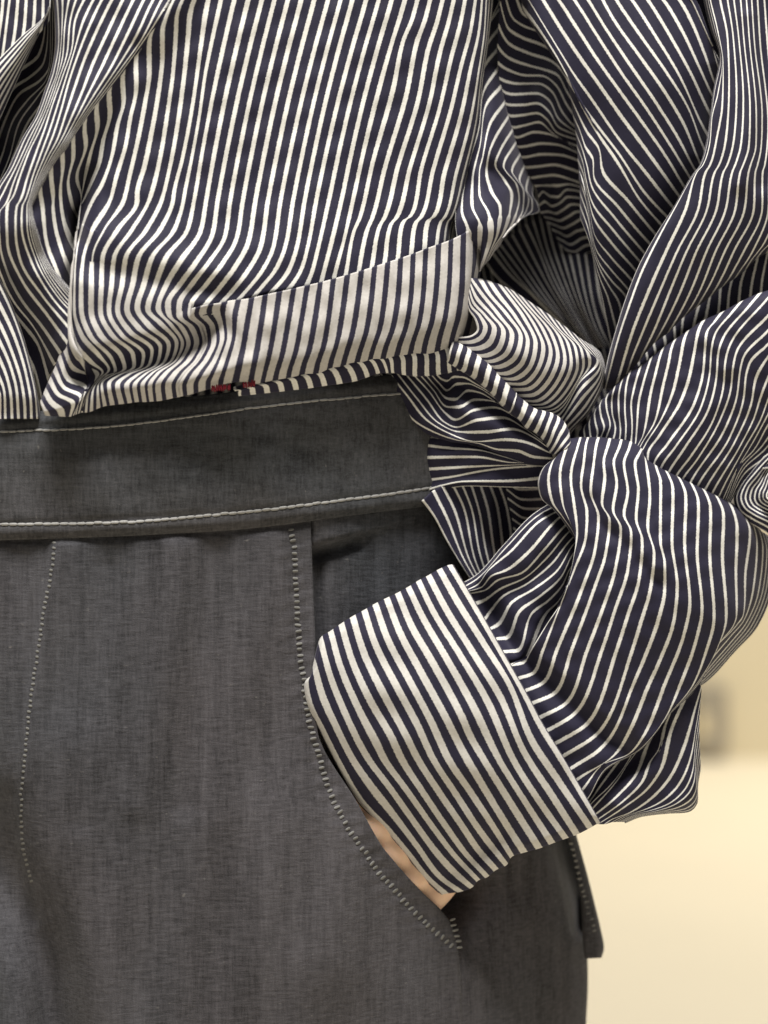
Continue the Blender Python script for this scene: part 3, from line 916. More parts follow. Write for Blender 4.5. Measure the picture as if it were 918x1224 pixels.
# ---- strip between the front's flank and the side seam
Ng = [
    (13, [(604, -10), (590, 18), (584, 30), (576, 60), (566, 100)]),
    (14, [(602, 4), (587, 25), (579, 45), (570, 90), (560, 150)]),
    (15, [(598, 32), (584, 51), (575, 80), (568, 120), (556, 180), (545, 230)]),
    (16, [(596.5, 57), (579, 80), (573, 115), (566, 165), (551, 223), (544, 263), (546, 288), (545, 305)]),
    (17, [(598, 77.7), (577, 113), (573, 150), (562, 190), (556, 215), (552, 252), (559.6, 276), (559, 300)]),
    (18, [(600.5, 101.5), (580, 128), (574, 172), (565, 213), (564, 245), (573.8, 269), (573, 300)]),
    (19, [(604, 121.6), (585, 150), (577, 188), (573, 206), (573, 232), (585, 258), (587.5, 278), (580, 308), (573, 325)]),
    (20, [(608, 139), (592, 165), (585, 182), (581.4, 206), (587, 228), (598, 248), (595, 278), (588, 296), (578, 318)]),
    (21, [(613, 155), (598, 180), (592, 197), (603, 215), (612, 232), (609, 256), (602, 278), (590, 296), (580, 316)]),
    (22, [(616.8, 170), (602, 200), (605, 205), (618, 222), (620.6, 238), (616, 258), (608, 275), (594, 293), (584, 312)]),
    (23, [(622, 184), (612, 205), (616, 212), (626, 230), (625, 250), (616, 268), (598, 288), (588, 306)]),
    (24, [(627, 198), (621, 215), (624, 222), (632, 238), (629, 252), (618, 266), (602, 284), (592, 300)]),
    (25, [(632.5, 210), (629, 226), (636, 240), (636, 250), (622, 262), (604, 280), (594, 298)]),
    (26, [(638, 220), (637, 232), (643, 244), (645, 252), (628, 259), (607, 277), (597, 295)]),
]
rim = [(579, 312), (593, 289), (616, 269), (638, 259), (658, 257)]


def z_N(x, y, u, v):
    z = E(x) * 0.82 + 30 - 26 * sstep(120, 30, y) + 27 * sstep(215, 266, y) * sstep(622, 592, x)
    z = z - ridge(x, y, right_edge, 22, 14)
    z = z - 40 * np.exp(-v / 0.09)
    z = z + ridge(x, y, [(577, 140), (572, 200), (590, 250), (592, 270)], 10, 20)
    z = z - ridge(x, y, [(588, 205), (610, 225), (625, 250)], 9, 10)
    z = z - 30 * np.exp(-(1 - v) / 0.05) - 80 * sstep(606, 655, x)
    return z


def sw_N(x, y, u, v):
    line = np.interp(x, [540, 560, 575, 590, 605, 620, 640], [284, 276, 268, 260, 258, 256, 262])
    return 0.235 + 0.28 * sstep(-3, 4, y - line)


cloth('side_front', Ng, z_N, sw=sw_N)

# ---- underarm piece right of the seam
Og = [
    (0, t7([(330, -60), (360, 0), (410, 90), (470, 180), (520, 260)])),
    (1, t7([(275, -60), (297, 0), (330, 80), (400, 130), (480, 240), (530, 320)])),
    (2, t7([(215, -60), (230, 0), (270, 110), (330, 155), (430, 195), (500, 250), (560, 340)])),
    (3, t7([(195, 20), (210, 85), (240, 170), (330, 230), (450, 275), (530, 330), (590, 420)])),
    (4, t7([(185, 160), (200, 195), (240, 260), (370, 325), (500, 370), (560, 420), (620, 520)])),
    (5, t7([(178, 280), (190, 300), (240, 350), (370, 400), (460, 425), (540, 455), (600, 560), (650, 640)])),
    (6, t7([(182, 385), (195, 397), (240, 425), (350, 460), (450, 462), (530, 515), (600, 640), (670, 740)])),
    (7, t7([(190, 478), (205, 487), (300, 510), (430, 510), (510, 560), (570, 680), (640, 765), (690, 800)])),
    (8, t7([(205, 548), (220, 562), (270, 575), (420, 570), (490, 610), (550, 725), (640, 795), (700, 830)])),
    (9, t7([(220, 625), (235, 637), (330, 640), (420, 630), (490, 680), (545, 770), (660, 825), (710, 850)])),
    (10, t7([(240, 695), (255, 707), (330, 702), (420, 690), (480, 730), (535, 805), (670, 855), (720, 875)])),
    (11, t7([(256, 765), (270, 777), (340, 765), (430, 745), (510, 810), (590, 860), (690, 900), (730, 915)])),
    (12, t7([(275, 828), (290, 837), (400, 805), (480, 815), (600, 870), (690, 945), (740, 970)])),
    (13, t7([(290, 890), (305, 895), (450, 875), (540, 882), (640, 920), (720, 965), (760, 985)])),
    (14, t7([(310, 952), (325, 958), (450, 940), (560, 945), (660, 975), (730, 1015), (770, 1030)])),
    (15, t8([(378, 85), (400, 92), (470, 88), (560, 78), (650, 100), (740, 135)])),
    (16, t8([(405, 150), (432, 150), (500, 140), (560, 135), (640, 155), (745, 195)])),
    (17, t8([(455, 195), (480, 192), (530, 192), (575, 192), (640, 185), (745, 215)])),
    (18, t8([(478, 250), (500, 225), (540, 250), (580, 255), (630, 215), (750, 235)])),
    (19, t8([(480, 300), (510, 280), (550, 305), (590, 290), (635, 255), (755, 270)])),
    (20, t8([(490, 340), (530, 335), (570, 345), (610, 325), (660, 295), (760, 310)])),
    (21, t8([(510, 365), (545, 372), (590, 385), (635, 365), (690, 335), (765, 350)])),
    (22, t8([(530, 395), (570, 410), (610, 425), (660, 405), (720, 375), (775, 385)])),
    (23, t8([(555, 435), (590, 450), (630, 470), (690, 440), (780, 425)])),
    (24, t8([(580, 480), (610, 495), (650, 515), (720, 480), (790, 470)])),
    (25, t8([(600, 520), (630, 545), (670, 555), (740, 520), (800, 515)])),
    (26, t8([(625, 550), (660, 575), (700, 580), (760, 560), (810, 560)])),
]


def z_O(x, y, u, v):
    f = tps([(600, 0, -135), (598, 80, -150), (630, 60, -175), (665, 60, -195), (660, 130, -190), (640, 170, -195), (685, 165, -235),
             (650, 230, -250), (655, 260, -285), (690, 230, -275), (700, 280, -300), (670, 300, -305)])
    z = f(x, y)
    z = z + ridge(x, y, [(640, 115), (655, 140), (668, 150)], 8, 12) - ridge(x, y, [(660, 220), (665, 250), (680, 280)], 12, 12)
    return z


cloth('underarm_gusset', Og, z_O, sw=0.24)

# ---- shaded cloth in the hollow under the arm
Qg = [
    (0, t8([(150, 560), (240, 690), (330, 770), (420, 850), (560, 960)])),
    (1, t8([(200, 530), (330, 690), (430, 780), (520, 870), (640, 980)])),
    (2, t8([(230, 515), (350, 680), (450, 790), (540, 870), (680, 1000)])),
    (3, t8([(255, 500), (390, 680), (480, 800), (560, 880), (700, 1020)])),
    (4, t8([(290, 480), (410, 660), (500, 790), (580, 890), (720, 1040)])),
    (5, t8([(330, 460), (440, 650), (520, 780), (600, 890), (740, 1060)])),
    (6, t8([(370, 430), (470, 630), (540, 760), (615, 880), (750, 1080)])),
    (7, t8([(405, 400), (480, 560), (545, 720), (625, 860), (760, 1080)])),
    (8, t8([(445, 380), (495, 540), (560, 700), (640, 850), (775, 1080)])),
    (9, t8([(485, 370), (520, 520), (585, 700), (665, 870), (790, 1080)])),
    (10, t8([(520, 370), (555, 520), (615, 700), (690, 880), (805, 1080)])),
    (11, t8([(560, 380), (600, 540), (655, 730), (725, 910), (820, 1080)])),
    (12, t8([(610, 400), (650, 580), (695, 770), (755, 940), (835, 1080)])),
    (13, t8([(665, 420), (700, 620), (735, 800), (785, 960), (850, 1080)])),
    (14, t8([(720, 440), (745, 650), (770, 810), (820, 980), (870, 1080)])),
    (15, t8([(780, 460), (790, 650), (810, 800), (860, 960), (900, 1080)])),
    (16, t8([(830, 500), (840, 660), (850, 780), (890, 900), (930, 1060)])),
]
cloth('side_hollow', Qg, lambda x, y, u, v: -325 + 20 * np.sin(v * 3.1) - 2.5 * np.cos(u * 1.3), sw=0.25)

cloth('side_lining', [(k, [(545 + k * 8.5, 215), (556 + k * 8.7, 300), (575 + k * 8.8, 390), (600 + k * 8.6, 500)]) for k in range(23)],  # added sheet with thin white stripes, keeps gaps in the hollow dark
      lambda x, y, u, v: -350 + 3 * np.sin(u * 0.9), sw=0.2, step=5)

# ---- the puff of cloth right of the hem band
Rg = [
    (0, t12([(110, 20), (120, 80), (150, 130), (160, 175), (125, 205), (60, 212)])),
    (1, t12([(115, 0), (130, 60), (175, 110), (200, 165), (180, 212), (120, 236), (70, 235)])),
    (2, t12([(120, -30), (140, 40), (200, 110), (243, 170), (218, 240), (150, 267), (90, 262)])),
    (3, t12([(125, -50), (155, 20), (230, 105), (287, 185), (262, 270), (190, 302), (120, 290)])),
    (4, t12([(128, -70), (180, 0), (270, 115), (327, 200), (300, 290), (220, 328), (140, 315)])),
    (5, t12([(175, -70), (215, 0), (305, 105), (370, 210), (340, 310), (250, 355), (170, 342)])),
    (6, t12([(215, -60), (255, 0), (350, 125), (402, 230), (372, 340), (290, 387), (200, 372)])),
    (7, t12([(270, -40), (300, 0), (392, 130), (440, 240), (415, 350), (330, 412), (240, 402)])),
    (8, t12([(295, -30), (330, 12), (440, 165), (477, 260), (450, 365), (375, 435), (280, 432)])),
    (9, t12([(325, -15), (365, 32), (480, 185), (512, 280), (480, 385), (400, 460), (320, 462)])),
    (10, t12([(365, 10), (410, 65), (520, 205), (546, 300), (510, 410), (415, 490), (350, 490)])),
    (11, t12([(410, 40), (460, 98), (560, 225), (580, 320), (540, 430), (435, 518), (380, 515)])),
    (12, t12([(455, 70), (505, 135), (595, 245), (610, 335), (570, 440), (462, 534), (410, 535)])),
    (13, t12([(500, 100), (550, 170), (628, 258), (640, 345), (600, 447), (490, 547), (440, 550)])),
    (14, t12([(540, 130), (590, 195), (658, 270), (668, 345), (628, 440), (520, 557), (470, 565)])),
    (15, t12([(580, 160), (630, 225), (688, 285), (698, 335), (640, 430), (545, 562), (500, 580)])),
    (16, t12([(620, 190), (670, 250), (708, 292), (738, 322), (650, 425), (562, 572), (530, 600)])),
    (17, t12([(650, 215), (690, 258), (720, 290), (748, 340), (648, 470), (572, 590), (550, 620)])),
    (18, t12([(675, 230), (705, 262), (728, 288), (754, 360), (650, 520), (580, 612), (560, 640)])),
    (19, t12([(690, 240), (715, 265), (735, 286), (760, 370), (690, 520), (588, 640), (565, 665)])),
    (20, t12([(700, 245), (722, 266), (742, 284), (766, 375), (705, 535), (595, 662), (570, 690)])),
    (21.5, t12([(710, 250), (730, 266), (748, 282), (774, 375), (715, 545), (602, 680), (580, 710)])),
]
puff_rim = [(580, 322), (620, 360), (668, 392), (712, 421), (721, 440), (712, 470), (690, 500), (678, 520)]


def z_R(x, y, u, v):
    f = tps([(560, 380, -62), (560, 405, -60), (590, 350, -62), (600, 400, -34), (640, 420, -30), (620, 450, -48), (670, 440, -42),
             (580, 430, -62), (640, 480, -68), (700, 430, -64), (665, 490, -72), (690, 480, -78), (715, 440, -92), (676, 510, -88), (620, 365, -70), (670, 398, -82)])
    z = f(x, y)
    z = z - 34 * np.exp(-v / 0.045) * (u > 4.5) - 34 * np.exp(-(21.5 - u) / 1.3)
    z = z - ridge(x, y, [(700, 438), (685, 462), (672, 492)], 12, 8)
    z = z + ridge(x, y, [(690, 425), (705, 445), (700, 470), (680, 500)], 6, 7) * (u > 16)
    return z


cloth('hem_puff', Rg, z_R, sw=lambda x, y, u, v: 0.53 - 0.10 * sstep(9, 16, u))

# ---- hem rolled into a rope under the band
T1 = []
top6 = [(-480, 900, -460, 922), (-420, 885, -390, 915), (-360, 868, -322, 908), (-295, 850, -252, 900), (-230, 832, -185, 892), (-165, 815, -115, 884), (-105, 797, -50, 874), (-42, 776, 22, 864), (25, 755, 95, 852), (85, 742, 155, 832), (140, 732, 205, 815), (190, 725, 250, 812), (240, 718, 275, 812), (300, 705, 330, 822),
        (360, 695, 382, 828), (415, 686, 440, 826), (465, 676, 495, 820), (515, 666, 548, 808), (575, 660, 590, 800)]
for k, (ax, ay, bx, by) in enumerate(top6):
    mx_, my_ = (ax + bx) / 2 + 12, (ay + by) / 2 - 4
    T1.append((k, t6([(ax - 4, ay - 12), (ax, ay), (mx_, my_), (bx, by), (bx + 2, by + 10)])))
cloth('hem_edge', T1, lambda x, y, u, v: E(x) * 0.82 + 40 + 12 * np.sin(np.clip(v, 0, 1) * math.pi) - 10 * v, sw=0.38, step=1.8)
T2 = []
rope = [(556, 660, 530, 775), (600, 676, 570, 790), (640, 700, 612, 815), (687, 735, 660, 845), (737, 775, 712, 885), (778, 822, 754, 925), (822, 865, 796, 972), (867, 915, 838, 1012)]
for k, (ax, ay, bx, by) in enumerate(rope):
    T2.append((k, t6([(ax - 10, ay + 3), (ax + 3, ay + 6), ((ax + bx) / 2 + 4, (ay + by) / 2), (bx + 2, by - 6), (bx - 6, by)])))
rope2 = [(345, 472, 318, 575), (392, 512, 364, 607), (438, 545, 395, 645), (478, 556, 438, 668), (515, 565, 470, 698), (548, 582, 495, 735), (580, 612, 510, 762), (600, 660, 530, 775), (606, 705, 560, 772)]
for k, (ax, ay, bx, by) in enumerate(rope2):
    T2.append((8 + k, t12([(ax - 8, ay + 3), (ax + 2, ay + 8), ((ax + bx) / 2 + 6, (ay + by) / 2), (bx + 3, by - 8), (bx - 4, by)])))


def z_T2(x, y, u, v):
    return -62 + 2.0 * (u / 16) * 6 + 26 * np.sqrt(np.clip(1 - (2 * v - 1) ** 2, 0, 1)) - 14


cloth('hem_roll', T2, z_T2, sw=0.42, step=1.7)

# ---- shirt tail below the roll
U1 = [
    (0, t13([(0, 90), (80, 192), (115, 272), (190, 352), (310, 396), (450, 420), (560, 468), (640, 500), (760, 508)])),
    (1, t13([(20, 100), (100, 205), (150, 290), (240, 348), (350, 388), (450, 404), (530, 430), (620, 437), (690, 463), (775, 470)])),
    (2, t13([(60, 100), (140, 200), (220, 300), (320, 360), (430, 396), (570, 387), (650, 397), (765, 447)])),
    (3, t13([(90, 95), (180, 210), (270, 312), (360, 352), (480, 354), (600, 341), (690, 377), (750, 420)])),
    (4, t13([(125, 95), (220, 210), (300, 312), (350, 333), (440, 302), (560, 291), (640, 332), (730, 395)])),
    (5, t13([(155, 95), (230, 175), (300, 268), (345, 300), (430, 257), (520, 246), (600, 282), (710, 370)])),
    (6, t13([(185, 95), (250, 170), (310, 243), (365, 243), (430, 212), (500, 216), (570, 250), (690, 340)])),
    (7, t13([(210, 95), (265, 160), (310, 207), (345, 212), (400, 172), (450, 180), (520, 220), (670, 315)])),
    (8, t13([(235, 95), (275, 140), (310, 172), (350, 143), (400, 141), (450, 160), (540, 220), (650, 290)])),
    (9, t13([(255, 90), (285, 122), (310, 130), (335, 112), (380, 114), (430, 140), (530, 200), (630, 265)])),
    (10, t13([(280, 70), (300, 85), (320, 90), (345, 80), (390, 85), (440, 110), (540, 175), (630, 240)])),
]


def z_U1(x, y, u, v):
    z = -88 + 0.10 * (x - 500)
    z = z + ridge(x, y, [(560, 490), (600, 505), (640, 530)], 16, 26)
    z = z - ridge(x, y, [(530, 465), (540, 500), (545, 512)], 16, 11)
    z = z + ridge(x, y, [(480, 465), (510, 500), (540, 520)], 9, 13)
    z = z - 20 * np.exp(-u / 0.35)
    z = z - ridge(x, y, [(520, 455), (548, 462), (580, 480), (630, 510)], 18, 12)
    return z


cloth('shirt_tail', U1, z_U1, sw=0.26)
U2 = [
    (0, t13([(214, 372), (330, 385), (470, 425), (640, 470), (770, 478)])),
    (1, t13([(214, 411), (330, 425), (450, 433), (560, 462), (650, 486), (770, 484)])),
    (2, t13([(214, 466), (440, 463), (600, 488), (770, 489)])),
    (3, t13([(214, 517), (400, 507), (560, 500), (770, 493)])),
    (4, t13([(214, 566), (340, 549), (440, 528), (560, 511), (770, 498)])),
    (5, t13([(216, 610), (300, 585), (380, 571), (560, 570), (720, 556), (780, 545)])),
    (6, t13([(220, 640), (310, 603), (400, 592), (560, 596), (720, 600), (780, 590)])),
]
cloth('tail_fold', U2, lambda x, y, u, v: -98 + 0.10 * (x - 500) - 14 * sstep(5, 6, u) + 5 * np.sin(u * 1.1) - 12 * np.exp(-(x - 508) / 4), sw=0.26)
W = [
    (0, t13([(545, 560), (640, 570), (730, 545)])), (1, t13([(570, 578), (625, 605), (730, 602)])),
    (2, t13([(570, 605), (640, 650), (745, 647)])), (3, t13([(575, 645), (655, 690), (765, 690)])),
    (4, t13([(585, 690), (650, 732), (780, 735)])), (5, t13([(595, 735), (650, 768), (780, 780)])),
    (6, t13([(600, 775), (640, 800), (780, 830)])), (7, t13([(590, 820), (640, 850), (780, 880)])),
]
cloth('tail_side', W, lambda x, y, u, v: E(x) + 44 + 14 * np.sin(v * 3.14) - 1.0 * u, sw=0.245)
Vg = [
    (0, t13([(200, 655), (250, 722), (310, 832), (350, 900), (420, 1010)])),
    (1, t13([(250, 610), (310, 732), (380, 905), (440, 1010)])),
    (2, t13([(290, 590), (345, 702), (402, 900), (455, 1010)])),
    (3, t13([(330, 575), (385, 692), (428, 900), (470, 1010)])),
    (4, t13([(370, 570), (420, 700), (452, 880), (490, 1000)])),
    (5, t13([(410, 565), (455, 720), (478, 862), (510, 990)])),
    (6, t13([(450, 565), (490, 700), (512, 850), (535, 980)])),
    (7, t13([(490, 565), (530, 680), (550, 822), (565, 970)])),
    (8, t13([(530, 565), (570, 680), (590, 802), (600, 960)])),
    (9, t13([(565, 565), (605, 690), (625, 792), (635, 940)])),
    (10, t13([(620, 565), (650, 690), (670, 790), (680, 930)])),
    (11, t13([(690, 565), (710, 690), (730, 790), (740, 920)])),
]
cloth('tail_underlayer', Vg, lambda x, y, u, v: E(x) + 27 + 4 * np.cos(u * 1.3) - 12 * np.exp(-((u - 7.0) / 1.5) ** 2), sw=0.26)

# ---- sleeve: front of the upper arm
AAg = [
    (-1, t9([(500, -60), (540, -10), (590, 90), (640, 200), (690, 290), (720, 340)])),
    (-2, t9([(480, -60), (570, 0), (615, 110), (655, 230), (685, 330), (710, 380)])),
    (-3, t9([(440, -60), (495, 0), (560, 120), (620, 270), (665, 400), (690, 450)])),
    (-4, t9([(370, -60), (420, 0), (510, 150), (590, 320), (650, 450), (690, 520)])),
    (-5, t9([(300, -60), (345, 0), (450, 170), (550, 350), (635, 530), (680, 610)])),
    (-6, t9([(225, -60), (270, 0), (380, 170), (500, 370), (600, 590), (650, 680)])),
    (-7, t9([(160, -60), (195, 0), (310, 170), (430, 340), (540, 520), (605, 690), (640, 760)])),
    (-8, t9([(100, -60), (130, 0), (180, 90), (300, 260), (420, 430), (520, 600), (590, 770), (620, 830)])),
    (-9, t9([(20, -60), (60, 0), (140, 130), (260, 310), (390, 500), (490, 660), (570, 810), (610, 870)])),
    (-10, t9([(-50, -60), (-5, 0), (100, 165), (220, 350), (340, 520), (450, 690), (545, 845), (590, 910)])),
    (-11, t7([(505, -60), (550, 0), (660, 170), (790, 370), (918, 550)]) + t9([(330, 600), (440, 760), (518, 890), (560, 950)])),
    (-12, t7([(415, -60), (455, 0), (560, 170), (680, 350), (800, 520), (918, 690)]) + t9([(340, 720), (490, 930), (540, 1000)])),
    (-13, t7([(325, -60), (365, 0), (450, 140), (560, 320), (640, 450), (740, 590), (918, 850)]) + t9([(340, 830), (462, 985), (510, 1040)])),
    (-14, t7([(325, 40), (430, 180), (540, 350), (640, 540), (680, 620), (780, 760), (918, 940)]) + t9([(330, 920), (437, 1035), (490, 1090)])),
    (-15, t7([(590, 470), (650, 560), (690, 640), (760, 770), (918, 1000)]) + t10([(300, 145), (405, 270), (450, 320)])),
    (-16, t7([(620, 590), (670, 700), (720, 800), (800, 920)]) + t10([(125, 5), (250, 160), (378, 315), (420, 360)])),
    (-17, t7([(635, 700), (680, 800), (710, 890), (760, 980)]) + t10([(85, 35), (200, 185), (350, 360), (400, 410)])),
    (-18, t7([(650, 800), (690, 900), (720, 1000)]) + t10([(75, 85), (190, 245), (325, 405), (370, 460)])),
    (-19, t7([(660, 890), (697, 990)]) + t10([(50, 60), (78, 165), (180, 300), (305, 448), (350, 500)])),
    (-20, t7([(665, 970), (700, 1060)]) + t10([(60, 140), (85, 235), (175, 365), (285, 490), (330, 545)])),
    (-21, t10([(20, 60), (48, 120), (68, 210), (88, 315), (170, 430), (265, 535), (310, 590)])),
    (-22, t10([(20, 0), (50, 120), (72, 280), (95, 385), (170, 490), (248, 580), (290, 640)])),
    (-23, t10([(20, 60), (55, 180), (78, 340), (105, 440), (175, 545), (235, 610), (270, 690)])),
    (-24, t10([(20, 120), (60, 240), (85, 400), (120, 495), (165, 575), (205, 640), (230, 750)])),
    (-25, t10([(20, 180), (62, 300), (92, 450), (120, 540), (150, 610), (170, 680), (200, 800)])),
    (-26, t10([(20, 240), (66, 360), (98, 500), (112, 560), (128, 630), (145, 720), (170, 840)])),
]
aa_left = [(628, -10), (648, 25), (665, 55), (678, 92), (684, 125), (692, 165), (697, 205), (702, 240), (708, 290), (716, 330)]
bb_edge = [(845, 0), (855, 40), (863, 75), (855, 110), (848, 150), (840, 190), (806, 247), (783, 283), (763, 318), (748, 355), (736, 395), (726, 432), (722, 460)]


def z_AA(x, y, u, v):
    f = tps([(640, 0, -95), (700, 0, -70), (780, 0, -62), (850, 0, -75), (720, 100, -66), (800, 100, -58), (850, 120, -85), (740, 200, -80),
             (800, 200, -82), (715, 280, -100), (760, 280, -105), (730, 340, -125), (720, 400, -150), (690, 150, -95)])
    z = f(x, y)
    z = z - 34 * np.exp(-v / 0.05) * sstep(-12, -14.5, u)
    z = z - ridge(x, y, bb_edge, 22, 14, True)
    return z


cloth('upper_sleeve', AAg, z_AA, sw=0.235)

# ---- sleeve: rounded fold beside it
BBg = [
    (0, t9([(600, -60), (610, 0), (640, 130), (685, 270), (655, 440), (640, 560), (620, 690), (590, 790)]) + t10([(560, 30), (470, 185), (380, 325), (300, 470), (240, 620), (190, 780), (150, 930), (130, 1050)])),
    (1, t9([(612, -60), (622, 0), (655, 140), (692, 275), (662, 440), (645, 570), (625, 700), (595, 790)]) + t10([(570, 25), (478, 185), (390, 345), (310, 510), (255, 660), (205, 810), (165, 960), (140, 1060)])),
    (2, t9([(620, -60), (632, 0), (668, 150), (700, 285), (680, 440), (650, 560), (640, 680), (605, 790)]) + t10([(580, 20), (525, 200), (430, 405), (345, 600), (270, 790), (210, 990), (190, 1060)])),
    (3, t9([(630, -60), (642, 0), (678, 150), (703, 300), (700, 500), (675, 650), (640, 790)]) + t10([(622, 20), (585, 200), (485, 400), (398, 600), (318, 790), (262, 930), (240, 1000)])),
    (4, t9([(680, -60), (690, 0), (725, 180), (732, 400), (720, 640), (683, 790)]) + t10([(665, 20), (627, 200), (530, 400), (447, 600), (365, 800), (320, 890), (300, 930)])),
    (5, t9([(715, -60), (725, 0), (752, 180), (768, 450), (757, 650), (722, 790)]) + t10([(706, 20), (672, 200), (577, 400), (497, 600), (420, 760), (375, 840)])),
    (6, t9([(747, -60), (755, 0), (778, 180), (800, 480), (790, 680), (760, 790)]) + t10([(748, 20), (716, 200), (625, 400), (545, 600), (475, 735), (440, 790)])),
    (7, t9([(780, -60), (787, 0), (802, 180), (832, 520), (826, 700), (798, 790)]) + t10([(786, 20), (762, 200), (668, 400), (592, 590), (545, 675), (510, 720)])),
    (8, t9([(810, -60), (815, 0), (830, 200), (862, 550), (860, 700), (834, 790)]) + t10([(826, 20), (806, 200), (712, 400), (640, 560), (600, 630), (575, 670)])),
    (9, t9([(836, -60), (840, 0), (853, 200), (890, 560), (885, 700), (867, 790)]) + t10([(858, 20), (850, 200), (755, 400), (700, 520), (670, 575), (640, 620)])),
    (10, t9([(864, -60), (868, 0), (880, 200), (918, 600), (902, 790)]) + t10([(893, 20), (890, 200), (803, 400), (760, 480), (735, 525), (700, 570)])),
    (11, t9([(895, -60), (900, 0), (915, 200), (945, 600), (932, 790)]) + t10([(925, 20), (918, 210), (850, 390), (815, 450), (790, 485), (760, 530)])),
    (12, t9([(930, -60), (935, 0), (950, 200), (975, 600), (965, 790)]) + t10([(958, 20), (950, 220), (900, 360), (860, 415), (840, 440), (810, 490)])),
    (13, t9([(965, -60), (968, 0), (985, 200), (1005, 600), (998, 790)]) + t10([(990, 20), (985, 230), (950, 330), (920, 370), (890, 400), (860, 440)])),
    (14, t9([(1000, -60), (1005, 0), (1020, 200), (1035, 600), (1030, 790)]) + t10([(1025, 20), (1020, 240), (1000, 310), (970, 345), (940, 370), (910, 410)])),
    (15, t9([(1040, -60), (1045, 0), (1055, 200), (1065, 600), (1060, 790)]) + t10([(1060, 20), (1055, 230), (1040, 290), (1020, 320), (990, 345), (960, 380)])),
]
bb_low = [(950, 280), (918, 290), (898, 307), (878, 325), (851, 350), (823, 370), (801, 390), (768, 423), (738, 456), (725, 475)]


def z_BB(x, y, u, v):
    f = tps([(860, 0, -68), (918, 0, -62), (870, 100, -52), (918, 120, -58), (850, 200, -44), (900, 220, -50), (800, 290, -42), (850, 300, -50),
             (770, 370, -50), (740, 430, -68), (800, 360, -60), (880, 310, -70), (960, 100, -80), (960, 250, -90)])
    z = f(x, y)
    z = z - 32 * np.exp(-u / 0.7)
    z = z - 48 * np.exp(-(1 - v) / 0.035)
    z = z + ridge(x, y, [(895, 20), (900, 120), (885, 220)], 5, 10) - ridge(x, y, [(912, 0), (918, 120), (910, 220)], 6, 10)
    return z


cloth('sleeve_fold', BBg, z_BB, sw=0.235)

# ---- sleeve: shaded crease under that fold
CCg = []
cc = [(1010, 330, 985, 480, 975, 590), (960, 370, 935, 510, 925, 610), (918, 400, 890, 540, 880, 640), (872, 415, 840, 560, 828, 660), (818, 455, 787, 560, 775, 690), (752, 510, 732, 600, 723, 705),
      (692, 560, 687, 640, 675, 740), (645, 595, 628, 680, 612, 765), (590, 650, 572, 720, 555, 800), (515, 690, 508, 760, 500, 830), (470, 740, 474, 800, 470, 860), (420, 780, 428, 840, 425, 885),
      (372, 830, 380, 880, 380, 920), (335, 865, 343, 915, 340, 950), (295, 900, 303, 945, 300, 980), (252, 940, 262, 985, 260, 1010), (215, 985, 225, 1015, 220, 1045)]
for k, (a, b, c, d, e, f_) in enumerate(cc):
    CCg.append((k, t10([(a + 12, b - 60), (a, b), (c, d), (e, f_), (e - 4, f_ + 30)])))
cloth('sleeve_crease', CCg, lambda x, y, u, v: -135 + 12 * np.sin(v * 3.1) - u * 0.8, sw=0.24)

